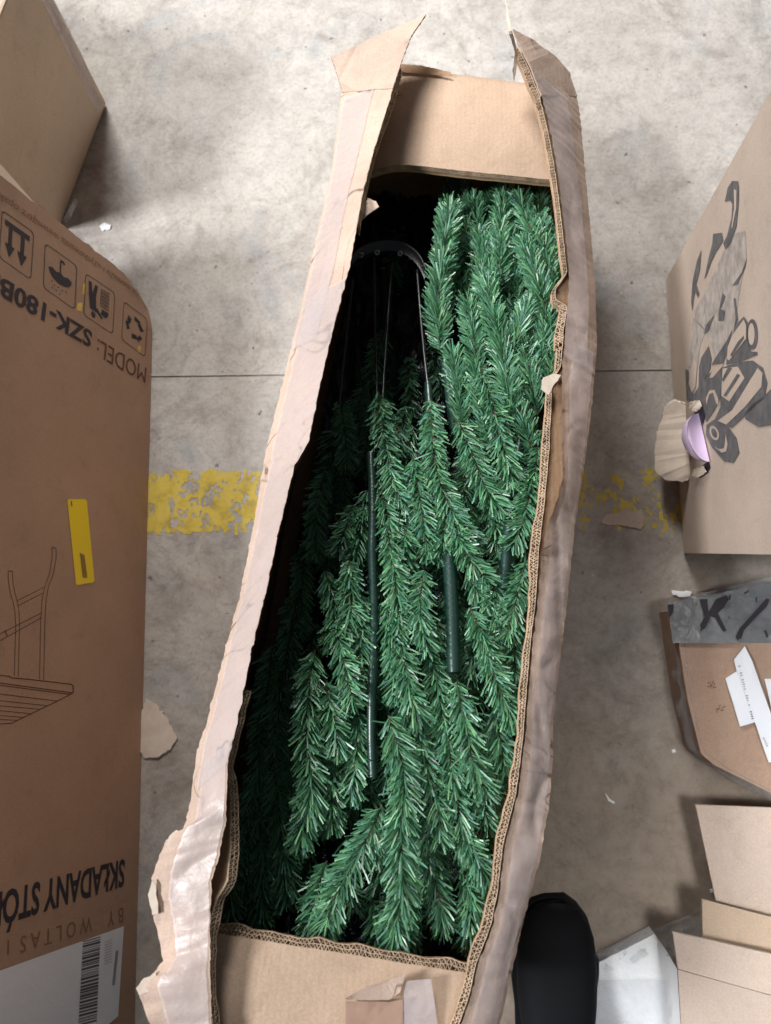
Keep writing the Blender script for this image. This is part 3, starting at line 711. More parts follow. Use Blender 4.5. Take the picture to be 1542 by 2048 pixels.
# sprigs traced base -> tip
SPR = [
 # section A, lower part
 (A1, -.052, .023, [(763, 1613), (727, 1690), (663, 1808), (654, 1872)]), (A1, -.070, .018, [(654, 1722), (628, 1800), (618, 1865)]),
 (A1, -.038, .025, [(777, 1431), (808, 1545), (802, 1658), (804, 1772), (786, 1888)]), (A3, -.056, .021, [(836, 1463), (876, 1613), (881, 1690)]),
 (A1, -.056, .023, [(630, 1300), (618, 1377), (613, 1477), (622, 1568), (600, 1686)]), (A1, -.050, .021, [(672, 1240), (684, 1310), (700, 1377), (709, 1412)]),
 (A1, -.056, .020, [(650, 1360), (668, 1445), (677, 1508)]), (A1, -.078, .020, [(668, 1500), (663, 1613), (668, 1658)]),
 (A3, -.050, .022, [(800, 1275), (818, 1377), (842, 1450)]), (A3, -.078, .020, [(854, 1700), (880, 1800), (888, 1862)]),
 (A3, -.082, .019, [(922, 1730), (940, 1800), (936, 1852)]), (A3, -.060, .020, [(920, 1650), (955, 1720), (988, 1770)]),
 (A3, -.044, .023, [(913, 1363), (930, 1440), (945, 1522), (976, 1590)]), (A3, -.056, .022, [(890, 1430), (908, 1568), (926, 1665)]),
 (A3, -.046, .022, [(963, 1285), (1000, 1380), (1034, 1452)]), (A3, -.060, .021, [(990, 1420), (1008, 1522), (1020, 1566)]),
 (A1, -.085, .018, [(745, 1800), (752, 1840), (748, 1895)]), (A3, -.070, .020, [(958, 1540), (965, 1600), (978, 1660)]),
 (A3, -.075, .020, [(900, 1600), (925, 1680), (960, 1760)]), (A1, -.072, .020, [(715, 1420), (712, 1520), (700, 1600)]),
 (A3, -.066, .021, [(860, 1300), (880, 1400), (890, 1500)]), (A3, -.074, .021, [(840, 1540), (850, 1640), (860, 1740)]),
 (A1, -.062, .020, [(720, 1180), (722, 1280), (724, 1380)]), (A1, -.060, .020, [(772, 1200), (785, 1300), (790, 1400)]),
 # middle
 (A2, -.060, .021, [(757, 785), (770, 881), (789, 972), (828, 1032)]), (A3, -.052, .022, [(861, 800), (870, 927), (902, 1018), (950, 1095)]),
 (A2, -.058, .021, [(825, 915), (843, 1018), (857, 1115)]), (A3, -.046, .021, [(905, 1040), (934, 1109), (978, 1165)]),
 (A1, -.075, .020, [(707, 1010), (690, 1060), (672, 1105)]), (A1, -.056, .021, [(698, 1120), (702, 1220), (682, 1295)]),
 (A1, -.052, .021, [(775, 1060), (793, 1177), (798, 1275)]), (A3, -.048, .022, [(848, 1140), (839, 1222), (857, 1300)]),
 (A3, -.062, .021, [(934, 1150), (960, 1190), (984, 1225)]), (A1, -.070, .020, [(650, 1140), (670, 1222), (662, 1300)]),
 (A4, -.110, .020, [(652, 940), (634, 1018), (630, 1115)]), (A4, -.115, .020, [(680, 800), (690, 870), (693, 935)]),
 (A3, -.054, .021, [(940, 1215), (965, 1270), (985, 1330)]), (A2, -.066, .021, [(800, 1010), (810, 1090), (812, 1180)]),
 (A3, -.058, .021, [(880, 960), (890, 1040), (880, 1120)]), (A1, -.064, .020, [(755, 960), (778, 1040), (790, 1110)]),
 (A2, -.080, .020, [(735, 980), (720, 1060), (706, 1130)]),
 # section B: lower sprigs point down, upper ones point to the far end
 (B1, -.050, .024, [(916, 840), (945, 910), (970, 972), (1005, 1025)]), (B1, -.044, .024, [(960, 735), (985, 810), (1002, 881), (1028, 975)]),
 (B2, -.046, .021, [(1066, 940), (1047, 1040), (1022, 1095)]), (B2, -.050, .022, [(1050, 1125), (1032, 1200), (1012, 1275)]),
 (B2, -.060, .021, [(1000, 1130), (985, 1200), (1000, 1290)]), (B2, -.052, .020, [(1075, 860), (1072, 930), (1050, 1000)]),
 (B1, -.058, .024, [(880, 700), (875, 600), (888, 500), (901, 410)]), (B3, -.085, .020, [(975, 700), (962, 600), (960, 480), (945, 395)]),
 (B3, -.072, .021, [(1000, 580), (1000, 480), (1004, 394)]), (B3, -.064, .022, [(1082, 560), (1062, 470), (1036, 392)]),
 (B3, -.060, .021, [(1096, 600), (1092, 510), (1076, 425)]), (B3, -.068, .020, [(1118, 640), (1114, 550), (1122, 462)]),
 (B3, -.048, .023, [(1012, 735), (990, 640), (968, 556)]), (B1, -.060, .021, [(962, 780), (948, 690), (934, 598)]),
 (B3, -.050, .023, [(1104, 690), (1084, 592), (1044, 482)]), (B3, -.046, .021, [(1022, 720), (1040, 655), (1060, 600)]),
 (B3, -.054, .021, [(1076, 740), (1086, 680), (1098, 618)]), (B3, -.042, .023, [(1020, 850), (1015, 770), (1000, 680)]),
 (B3, -.046, .022, [(1075, 830), (1060, 760), (1050, 690)]), (B3, -.056, .021, [(1104, 800), (1104, 740), (1112, 670)]),
 (B1, -.064, .021, [(925, 860), (918, 790), (905, 700)]), (B1, -.056, .022, [(985, 900), (968, 820), (950, 740)]),
 (B3, -.044, .021, [(1062, 900), (1050, 850), (1020, 790)]), (B3, -.086, .020, [(1040, 600), (1025, 520), (1015, 440)]),
 (B3, -.080, .020, [(985, 640), (978, 560), (980, 470)]), (B2, -.066, .021, [(960, 960), (990, 1040), (995, 1110)]),
 (B2, -.070, .021, [(1045, 960), (1055, 1060), (1048, 1140)]), (B2, -.068, .021, [(1036, 1240), (1030, 1320), (1038, 1400)]),
 # section C in the shade
 (C1, -.135, .022, [(513, 1600), (527, 1720), (518, 1854)]), (C1, -.130, .022, [(548, 1540), (566, 1700), (572, 1812)]),
 (C2, -.130, .021, [(470, 1640), (462, 1740), (460, 1830)]), (C1, -.14, .021, [(560, 1350), (556, 1460), (552, 1570)]),
 (C1, -.145, .021, [(530, 1420), (518, 1520), (512, 1630)]), (C2, -.14, .021, [(505, 1560), (492, 1680), (490, 1800)]),
 (C1, -.145, .020, [(590, 1180), (580, 1280), (572, 1370)]), (C1, -.14, .021, [(580, 1480), (588, 1600), (590, 1720)]),
 (C1, -.145, .020, [(615, 1080), (604, 1170), (600, 1260)]), (C2, -.15, .020, [(545, 1290), (535, 1380), (528, 1470)]),
]
for par, h, R, pts in SPR:
    n = len(pts)
    P3 = [T(x, y, h + 0.010 * math.sin(2.4 * i / max(1, n - 1)) - (0.006 if i == n - 1 else 0)) for i, (x, y) in enumerate(pts)]
    frond(par, P3, R * 0.93)
# deeper sprigs under the ones on top
def ex(poly, y):
    for (x0, y0, *_), (x1, y1, *_) in zip(poly, poly[1:]):
        if y0 <= y <= y1: return x0 + (x1 - x0) * (y - y0) / (y1 - y0)
    return poly[-1][0]
for i in range(210):
    y = rnd.uniform(430, 1760); xl, xr = ex(L_CORR, y) + 35, ex(R_CORR, y) - 35
    x = rnd.uniform(xl, xr); s = (x - xl) / (xr - xl)
    if y < 800 and s < 0.45:
        if rnd.random() < .75: continue
        h = rnd.uniform(-.22, -.19)
    elif s < 0.32: h = rnd.uniform(-.21, -.165)
    else: h = rnd.uniform(-.135, -.086)
    down = -1 if (s > .45 and y < 760) else 1
    ln = rnd.uniform(100, 170); dx = rnd.uniform(-30, 20)
    par = secC if s < .28 else (secB if (s > .6 and y < 1150) else secA)
    par = {secA: rnd.choice((A1, A2, A3)), secB: rnd.choice((B1, B3, B2)), secC: rnd.choice((C1, C2))}[par]
    P3 = [T(x, y, h), T(x - 5 + dx * .5, y + down * ln * .5, h + .006), T(x + dx, y + down * ln, h - .004)]
    frond(par, P3, 0.020, 1700)
# black plastic bag at the near end, extended over the bottom to darken it
def crumple(name, quad, h, amp, mat, parent=None, origin=None, nu=26, nv=22, seed=0, T_=T):
    v = []
    a, b_, c, d = quad
    for i in range(nu):
        s = i / (nu - 1)
        for j in range(nv):
            t = j / (nv - 1)
            x = a[0] * (1 - s) * (1 - t) + b_[0] * s * (1 - t) + c[0] * s * t + d[0] * (1 - s) * t
            y = a[1] * (1 - s) * (1 - t) + b_[1] * s * (1 - t) + c[1] * s * t + d[1] * (1 - s) * t
            k = noise.turbulence((x * .03, y * .03, seed), 3, True)
            v.append(T_(x, y, h + amp * (k - .4)))
    return mk(name, v, grid_faces(nu, nv), mat, parent, smooth=True, origin=origin)
def linT(x, y, h):
    k = max(0.0, (y - 1650) / 300)
    return T(x, y, h + .10 * min(1, k) - .0)
lin = crumple('bag_and_dark_lining', [(745, 330), (1105, 350), (972, 1960), (432, 1895)], -.215, .06, M_BLACKFILM, None, origin=T(780, 1100, -.24), seed=2, nu=50, nv=90, T_=linT)
tag(lin, 'crumpled glossy black plastic bag at the near end, extended to darken the bottom of the tree carton', 'plastic bag')

# ------------------------------------------------------------------ printed faces
class Face:
    def __init__(s, p, u, v, n): s.p, s.u, s.v, s.n = p, u, v, n
    def at(s, px, py, lift=0.0): return on_plane(px, py, s.p + s.n * lift, s.n)
def poly_on(face, name, pts, mat, parent, lift=0.0005):
    P = [face.at(x, y, lift) for x, y in pts]
    me_f = [tuple(range(len(P)))]
    return mk(name, P, me_f, mat, parent)
def multi_on(face, name, polys, mat, parent, lift=0.0005):
    v = []; f = []
    for pts in polys:
        k = len(v); v += [face.at(x, y, lift) for x, y in pts]; f.append(tuple(range(k, k + len(pts))))
    return mk(name, v, f, mat, parent)
def stroke(pts, w):
    out = []
    for (x0, y0), (x1, y1) in zip(pts, pts[1:]):
        d = math.hypot(x1 - x0, y1 - y0) or 1; nx_, ny_ = -(y1 - y0) / d * w / 2, (x1 - x0) / d * w / 2
        out.append([(x0 + nx_, y0 + ny_), (x1 + nx_, y1 + ny_), (x1 - nx_, y1 - ny_), (x0 - nx_, y0 - ny_)])
    return out
def frame(BL, BR, TL):
    bx, by = BR[0] - BL[0], BR[1] - BL[1]; tx, ty = TL[0] - BL[0], TL[1] - BL[1]
    return lambda a, b_: (BL[0] + bx * a + tx * b_, BL[1] + by * a + ty * b_)
def text_on(face, s, base0, base1, top0, mat, parent, bold=0.0, name='printed_text', lift=0.0006):
    cu = bpy.data.curves.new('txt', 'FONT'); cu.body = s; cu.offset = bold; cu.resolution_u = 3
    to = bpy.data.objects.new('txt', cu); col.objects.link(to)
    bpy.context.view_layer.update()
    me = to.evaluated_get(bpy.context.evaluated_depsgraph_get()).to_mesh()
    V = [v_.co.copy() for v_ in me.vertices]; Fs = [tuple(p.vertices) for p in me.polygons]
    x0 = min(v_.x for v_ in V); x1 = max(v_.x for v_ in V); cap = 0.72
    a, b_, c = face.at(*base0, lift), face.at(*base1, lift), face.at(*top0, lift)
    out = [a + (b_ - a) * ((v_.x - x0) / (x1 - x0)) + (c - a) * (v_.y / cap) for v_ in V]
    bpy.data.objects.remove(to); bpy.data.curves.remove(cu)
    return mk(name, out, Fs, mat, parent)

# ------------------------------------------------------------------ left: folding-table carton standing on its edge, leaning back
def carton_from(face_pts, up, height, depth_vec, name, label, mat, cat='carton', nu=24, nv=14, bulge=0.006, seed=0, crush=None):
    """body from a bottom edge on the floor (far, near), an up vector and the direction away from the visible face"""
    a, b_ = face_pts
    root = thing(name, ((a + b_) / 2).to_tuple(), label, cat)
    def pt(s, t, d):
        p = a.lerp(b_, s) + up * (height * t) + depth_vec * d
        return p
    v = []; F_ = []
    def patch(fn, flip=False):
        k = len(v)
        for i in range(nu):
            for j in range(nv): v.append(fn(i / (nu - 1), j / (nv - 1)))
        g_ = grid_faces(nu, nv, k)
        F_.extend([tuple(reversed(q)) for q in g_] if flip else g_)
    patch(lambda s, t: pt(s, t, 0)); patch(lambda s, t: pt(s, t, 1), True)
    patch(lambda s, t: pt(0, s, t)); patch(lambda s, t: pt(1, s, t), True)
    patch(lambda s, t: pt(s, 1, t)); patch(lambda s, t: pt(s, 0, t), True)
    if crush: v = [crush(x) for x in v]
    for x in v: x.z = max(x.z, 0.0008)
    body = mk('body', v, F_, mat, root)
    bm = bmesh.new(); bm.from_mesh(body.data); bmesh.ops.remove_doubles(bm, verts=bm.verts, dist=0.0004)
    bmesh.ops.recalc_face_normals(bm, faces=bm.faces); bm.to_mesh(body.data); bm.free()
    bv = body.modifiers.new('worn_edges', 'BEVEL'); bv.width = 0.005; bv.segments = 2; bv.limit_method = 'ANGLE'; bv.angle_limit = math.radians(40)
    return root, body
a, b_ = fl(307, 592), fl(262, 2330)
upL = upvec(1199, 1291)
along = (b_ - a).normalized()
nL = along.cross(upL).normalized()
if nL.x < 0: nL = -nL
def crushL(x):
    r = x - a; d = math.sqrt(max(0, r.dot(along)) ** 2 + r.dot(upL) ** 2 * .5 + r.dot(nL) ** 2)
    k = max(0, 1 - d / .075)
    x = x + (along * .026 - nL * .010) * k ** 1.3 + along * .004 * noise.noise(x * 60) * max(0, 1 - max(0, r.dot(along)) / .03)
    return x
tcar, tbody = carton_from((a, b_), upL, 0.50, -nL * 0.16, 'table_carton', 'tall brown folding table carton leaning back, with black print and a yellow sticker', M_TABLE, nu=90, nv=40, crush=crushL)
fL = Face(a, along, upL, nL)
z1 = lambda x, y: (x / 4.819, 380 + y / 4.819)
z2 = lambda x, y: (x / 4.097, 980 + y / 4.097)
z3 = lambda x, y: (x / 4.819, 1680 + y / 4.819)
text_on(fL, 'MODEL:', z1(1412, 1715), z1(945, 1432), z1(1398, 1872), M_INKB, tcar, 0.0)
text_on(fL, 'SZK-180BL', z1(890, 1372), z1(-115, 760), z1(872, 1525), M_INK, tcar, 0.030)
text_on(fL, 'cja montażu i użytkowania wewnątrz opakowania', z1(1345, 985), z1(-300, -190), z1(1335, 1040), M_INKF, tcar, 0.0)
text_on(fL, 'SKŁADANY STÓŁ', z3(1205, 190), z3(-70, 530), z3(1196, 450), M_INK, tcar, 0.026)
for wd_, xa_, xb_ in (('B Y', 1190, 1040), ('W O L T A S', 890, 200), ('I', 90, 76)):
    yy = lambda x: 650 + (1190 - x) * .283
    text_on(fL, wd_, z3(xa_, yy(xa_)), z3(xb_, yy(xb_)), z3(xa_ - 3, yy(xa_) + 150), M_INKF, tcar, 0.0)
def icon(BL, BR, TL, shapes, mat=M_INK):
    fr = frame(z1(*BL), z1(*BR), z1(*TL))
    r = 0.10; rim = []
    for cx, cy, a0 in ((1 - r, r, -90), (1 - r, 1 - r, 0), (r, 1 - r, 90), (r, r, 180)):
        for k in range(5):
            th = math.radians(a0 + 90 * k / 4); rim.append((cx + r * math.cos(th), cy + r * math.sin(th)))
    rim.append(rim[0])
    polys = []
    for (x0, y0), (x1, y1) in zip(rim, rim[1:]):
        f_ = 0.965
        i0, i1 = (.5 + (x0 - .5) * f_, .5 + (y0 - .5) * f_), (.5 + (x1 - .5) * f_, .5 + (y1 - .5) * f_)
        polys.append([fr(x0, y0), fr(x1, y1), fr(*i1), fr(*i0)])
    for s in shapes: polys.append([fr(*p) for p in s])
    multi_on(fL, 'handling_symbol', polys, mat, tcar)
circ = lambda cx, cy, r, n=12: [(cx + r * math.cos(2 * math.pi * k / n), cy + r * math.sin(2 * math.pi * k / n)) for k in range(n)]
arrow = lambda x: [[(x - .055, .25), (x + .055, .25), (x + .055, .62), (x - .055, .62)], [(x - .15, .60), (x + .15, .60), (x, .86)]]
icon((330, 410), (20, 190), (300, 870), [[(.12, .14), (.88, .14), (.88, .25), (.12, .25)]] + arrow(.32) + arrow(.70))
dome = [(.14, .45)] + [(.5 - .36 * math.cos(math.pi * k / 12), .45 + .22 * math.sin(math.pi * k / 12)) for k in range(13)] + [(.86, .45), (.74, .41), (.62, .45), (.5, .41), (.38, .45), (.26, .41)]
icon((745, 730), (435, 510), (725, 1160), [dome, [(.48, .16), (.52, .16), (.52, .45), (.48, .45)], [(.36, .16), (.40, .12), (.50, .12), (.52, .17), (.48, .18), (.44, .16), (.40, .20)]]
     + [circ(x, y, .02, 8) for x, y in ((.3, .75), (.42, .78), (.54, .76), (.66, .78), (.74, .72), (.6, .86), (.48, .88), (.72, .86))])
grid_ = []
for k in range(6):
    grid_.append([(.20 + .05 * k, .10 + .01 * k), (.213 + .05 * k, .10 + .01 * k), (.213 + .05 * k, .52), (.20 + .05 * k, .52)])
    grid_.append([(.18, .12 + .08 * k), (.47, .12 + .08 * k), (.47, .135 + .08 * k), (.18, .135 + .08 * k)])
icon((1110, 990), (825, 800), (1090, 1395), grid_ + [circ(.68, .84, .075), [(.58, .74), (.80, .74), (.86, .42), (.88, .12), (.78, .12), (.74, .36), (.66, .12), (.57, .12), (.62, .42)],
     [(.60, .72), (.40, .82), (.36, .78), (.58, .62)], [(.18, .58), (.40, .58), (.44, .72), (.28, .74), (.2, .68)]])
rec = []
for k in range(3):
    th = math.radians(90 + 120 * k)
    R_ = lambda x, y: (.5 + x * math.cos(th) - y * math.sin(th), .47 + .8 * (x * math.sin(th) + y * math.cos(th)))
    rec.append([R_(.38, -.10), R_(.30, .14), R_(.18, .10), R_(.22, -.10)]); rec.append([R_(.36, .16), R_(.16, .34), R_(.10, .22), R_(.24, .12)])
icon((1425, 1245), (1195, 1070), (1400, 1615), rec)
st = poly_on(fL, 'yellow_sticker', [z2(*p) for p in ((560, 75), (695, 75), (712, 90), (774, 740), (766, 756), (640, 778), (622, 770), (553, 90))], M_YEL, tcar, 0.0008)
st['label'] = 'long narrow bright yellow sticker'
multi_on(fL, 'sticker_print', [[z2(655 + 8 * i, 515 + 4 * i), z2(660 + 8 * i, 515 + 4 * i), z2(684 + 8 * i, 720), z2(679 + 8 * i, 720)] for i in range(5)] + [[z2(580, 90), z2(590, 90), z2(594, 135), z2(584, 135)]], M_INKF, st, 0.0012)
lines = []
for p, w in (([(68, 665), (68, 740), (85, 840), (108, 920), (124, 1000), (130, 1120), (118, 1525)], 4), ([(105, 665), (105, 740), (120, 830), (140, 905), (156, 990), (162, 1110), (150, 1530)], 4),
             ([(68, 665), (105, 665)], 6), ([(428, 468), (428, 560), (408, 680), (365, 800), (345, 900), (335, 1050), (325, 1550)], 4), ([(462, 480), (460, 570), (436, 690), (396, 800), (378, 900), (370, 1050), (358, 1555)], 4),
             ([(428, 468), (462, 480)], 7), ([(140, 908), (365, 795)], 5), ([(150, 948), (350, 845)], 5), ([(0, 1180), (345, 1005)], 6), ([(0, 1235), (345, 1045)], 6), ([(40, 1150), (60, 1195)], 8),
             ([(0, 1518), (80, 1528), (95, 1540), (240, 1552), (585, 1592), (600, 1605), (600, 1660), (575, 1675)], 9), ([(0, 1582), (590, 1662)], 9), ([(0, 1600), (575, 1675)], 8),
             ([(590, 1668), (470, 1730), (95, 1912), (0, 1918)], 8), ([(0, 1672), (470, 1730)], 7), ([(0, 1726), (390, 1768)], 6), ([(0, 1768), (320, 1796)], 6), ([(0, 1808), (255, 1834)], 6), ([(0, 1848), (195, 1864)], 6), ([(0, 1880), (140, 1888)], 6)):
    lines += stroke([z2(*q) for q in p], w / 4.097)
multi_on(fL, 'printed_drawing', lines, M_INKB, tcar)
lab = poly_on(fL, 'shipping_label', [z3(*p) for p in ((1195, 830), (-420, 1410), (-420, 2500), (1040, 1780), (1138, 1700))], M_WHITE, tcar, 0.0008)
lab['label'] = 'white paper shipping label with a barcode'
bars = []
y = 930; rb = random.Random(3)
while y < 1760:
    w = rb.choice((6, 10, 16, 22)); bars.append([z3(968 - (y - 930) * .045, y), z3(800 - (y - 930) * .055, y + 46), z3(800 - (y - 930) * .055, y + 46 + w), z3(968 - (y - 930) * .045, y + w)])
    y += w + rb.choice((6, 8, 14))
multi_on(fL, 'barcode', bars, M_BAR, lab, 0.0012)
multi_on(fL, 'label_print', [[z3(1142 - i * 1.5, 1065 + 14 * i), z3(1115 - i * 1.5, 1070 + 14 * i), z3(1115 - i * 1.5, 1078 + 14 * i), z3(1142 - i * 1.5, 1073 + 14 * i)] for i in range(24)]
         + [[z3(1080, 960 + 26 * i), z3(1010, 985 + 26 * i), z3(1010, 989 + 26 * i), z3(1080, 964 + 26 * i)] for i in range(9)], M_BAR, lab, 0.0012)
# two bits of yellow tape residue and wear near the symbols
for q in ([(800, 900), (828, 905), (815, 1000), (792, 1010)], [(745, 1090), (795, 1085), (790, 1170), (740, 1160)], [(1325, 1490), (1360, 1510), (1350, 1580), (1320, 1560)]):
    poly_on(fL, 'yellow_residue', [z1(*p) for p in q], M_RESID, tcar, 0.0004)

# ------------------------------------------------------------------ upper left: tan carton
a, b_ = fl(213, 210), fl(118, 462)
upU = upvec(640, 1060)
al = (b_ - a).normalized(); nU_ = al.cross(upU).normalized()
if nU_.x < 0: nU_ = -nU_
ucar, ubody = carton_from((a, b_), upU, 0.42, Vector((-nU_.x, -nU_.y, 0)).normalized() * 0.40, 'carton', 'plain tan carton with a taped corner, standing behind the table carton', M_TAN)
fU = Face(a, al, upU, nU_)
mk('packing_tape', [fU.at(x, y, .0008) for x, y in ((206, 205), (196, 190), (165, 110), (110, 0), (60, -80), (40, -80), (88, 10), (152, 140), (192, 222))], [tuple(range(9))], M_TAPE, ucar)
mk('panel_seam', [fU.at(x, y, .0006) for x, y in ((200, 200), (163, 135), (160, 128), (108, 18), (106, 22), (156, 134), (197, 206))], [tuple(range(7))], M_KRAFT_IN, ucar)
sheet('torn_tape', [fl(150, 395, .03), fl(140, 415, .03), fl(126, 438, .02), fl(134, 446, .02), fl(146, 425, .02), fl(156, 402, .03)], M_FILM, ucar, Vector((0, 0, 1)), .0004, ragged=.001, seed=4)

# ------------------------------------------------------------------ right: carton with a printed quad bike
a, b_ = fl(1330, 562), fl(1366, 1106)
upR = upvec(1031, 1100)
al = (b_ - a).normalized(); nR = al.cross(upR).normalized()
if nR.x > 0: nR = -nR
qcar, qbody = carton_from((a, b_), upR, 0.66, Vector((-nR.x, -nR.y, 0)).normalized() * 0.45, 'printed_carton', 'large grey brown carton printed with a dark quad bike, its side torn open', M_GREYB)
fR = Face(a, al, upR, nR)
z4 = lambda x, y: (1300 + x / 3.413, 340 + y / 3.413)
def ink(pts, mat=M_GREYINK, lift=.0005): return [z4(*p) for p in pts]
ell = lambda cx, cy, rx, ry, rot=0, n=24: [(cx + rx * math.cos(t) * math.cos(rot) - ry * math.sin(t) * math.sin(rot), cy + rx * math.cos(t) * math.sin(rot) + ry * math.sin(t) * math.cos(rot)) for t in [2 * math.pi * k / n for k in range(n)]]
smudge = [[(585, 430), (650, 415), (660, 600), (625, 760), (600, 900), (575, 1080), (520, 1180), (440, 1290), (420, 1190), (375, 1100), (310, 1030), (300, 960), (360, 870), (430, 720), (500, 560)],
          [(290, 1000), (380, 1090), (340, 1210), (330, 1330), (260, 1350), (280, 1200)]]
for p in smudge: poly_on(fR, 'worn_print', ink(p), M_SMUDGE, qcar, .0004)
dark = [[(600, 75), (560, 75), (530, 120), (510, 215), (545, 205), (562, 230), (555, 330), (525, 450), (500, 500), (515, 545), (550, 500), (590, 380), (606, 200), (606, 110)],
        [(430, 435), (490, 428), (500, 480), (450, 560), (420, 620), (385, 720), (370, 745), (400, 600), (425, 500)],
        [(350, 545), (320, 620), (290, 760), (280, 900), (288, 965), (300, 870), (308, 830), (325, 868), (337, 845), (315, 780), (340, 680)],
        [(495, 840), (515, 860), (500, 905), (480, 950), (512, 960), (506, 1030), (465, 1030), (470, 960), (485, 880)],
        [(570, 870), (585, 880), (600, 1020), (570, 1095), (585, 1020)],
        [(660, 600), (625, 700), (560, 790), (600, 780), (650, 660)], [(380, 1060), (420, 1010), (440, 990), (400, 1100), (370, 1120)],
        [(560, 1090), (520, 1170), (440, 1290), (420, 1330), (500, 1320), (540, 1200)],
        [(240, 1360), (262, 1365), (268, 1470), (300, 1530), (330, 1480), (335, 1340), (350, 1280), (400, 1200), (420, 1290), (410, 1360), (370, 1440), (400, 1390), (480, 1345), (500, 1365), (485, 1450), (490, 1540), (440, 1640), (385, 1720), (345, 1640), (320, 1570), (250, 1575)],
        [(600, 1310), (700, 1300), (770, 1350), (800, 1450), (780, 1560), (690, 1640), (560, 1760), (480, 1745), (440, 1705), (480, 1620), (478, 1540), (490, 1350)],
        [(830, 1490), (840, 1740), (740, 1756), (650, 1700), (640, 1660), (700, 1600), (780, 1540)],
        [(385, 1740), (440, 1702), (540, 1760), (590, 1830), (610, 1930), (570, 2000), (505, 1990), (420, 1890), (380, 1810)],
        ell(697, 1122, 38, 105), [(600, 1040), (640, 1000), (668, 1040), (672, 1180), (690, 1240), (730, 1240), (735, 1260), (640, 1300), (520, 1330), (525, 1200)]]
for p in dark: poly_on(fR, 'quad_bike_print', ink(p), M_GREYINK, qcar, .0008)
light = [ell(692, 1120, 22, 75), [(610, 1060), (640, 1020), (655, 1060), (655, 1150), (540, 1300), (525, 1290), (530, 1210), (560, 1130)],
         [(495, 1355), (600, 1342), (645, 1420), (540, 1580), (486, 1540)], [(735, 1352), (768, 1385), (760, 1480), (640, 1625), (520, 1738), (462, 1712), (560, 1640), (680, 1440)],
         [(270, 1390), (300, 1280), (322, 1330), (310, 1480), (285, 1520), (265, 1460)], [(500, 1320), (430, 1360), (405, 1420), (430, 1415), (490, 1345)],
         [(440, 1500), (465, 1560), (470, 1610), (450, 1590), (430, 1520), (405, 1530), (385, 1600), (380, 1560), (405, 1505)],
         [(515, 1800), (530, 1870), (520, 1920), (490, 1930), (430, 1880), (470, 1905), (505, 1900), (512, 1860)],
         ell(438, 1795, 30, 52, -0.35), [(572, 130), (590, 140), (588, 260), (560, 400), (556, 390), (575, 260)]]
for p in light: poly_on(fR, 'print_highlight', ink(p), M_GREYB, qcar, .0012)
dk2 = [ell(438, 1795, 17, 33, -0.35), [(530, 1350), (560, 1350), (500, 1445), (490, 1430)], [(595, 1390), (615, 1400), (520, 1545), (500, 1540)], [(600, 1170), (640, 1130), (640, 1150), (560, 1270), (545, 1265)]]
multi_on(fR, 'quad_bike_print', [ink(p) for p in dk2], M_GREYINK, qcar, .0016)
# torn flap hanging out of the hole, and the lilac thing behind it
outp = []
for x, y, hgt in ((1345, 798, .075), (1330, 812, .06), (1318, 850, .05), (1308, 900, .045), (1310, 940, .05), (1330, 960, .06), (1366, 964, .08), (1386, 950, .095), (1388, 930, .10), (1386, 850, .10), (1372, 808, .095)):
    outp.append(fl(x, y, hgt))
tf = sheet('torn_flap', outp, M_PAPER, qcar, nR, 0.002, ragged=.0045, seed=21)
tf['label'] = 'ragged pale paper flap torn out of the side'
cL = fR.at(1408, 874, .002)
v = []; f = []
U1 = (fR.at(1420, 922, 0) - fR.at(1398, 826, 0)) * .5; U2 = fR.at(1376, 882, 0) - fR.at(1408, 874, 0)
for i in range(10):
    for j in range(25):
        th = math.pi / 2 * i / 9; ph = math.pi * j / 24
        v.append(cL + U1 * (math.sin(th) * math.cos(ph)) + U2 * (math.sin(th) * math.sin(ph)) + nR * (0.022 * math.cos(th)))
for i in range(9):
    for j in range(24): f.append((i * 25 + j, i * 25 + j + 1, (i + 1) * 25 + j + 1, (i + 1) * 25 + j))
f.append(tuple([i * 25 for i in range(9, -1, -1)] + [i * 25 + 24 for i in range(1, 10)]))
lil = mk('lilac_ball', v, f, M_LILAC, None, smooth=True, origin=cL)
tag(lil, 'smooth lilac plastic piece poking out of the torn printed carton', 'plastic part')
for q, sd_ in (([(1378, 806), (1396, 800), (1402, 812), (1392, 824), (1378, 818)], 3), ([(1388, 938), (1408, 932), (1412, 944), (1396, 956), (1384, 952)], 5)):
    sheet('torn_paper', [fR.at(x, y, .006) for x, y in q], M_PAPER, qcar, nR, .0008, ragged=.0025, seed=sd_)
multi_on(fR, 'torn_hole', [[(1386, 818), (1402, 806), (1410, 830), (1404, 850), (1392, 836)], [(1398, 936), (1416, 922), (1420, 936), (1408, 950)]], M_INK, qcar, .002)

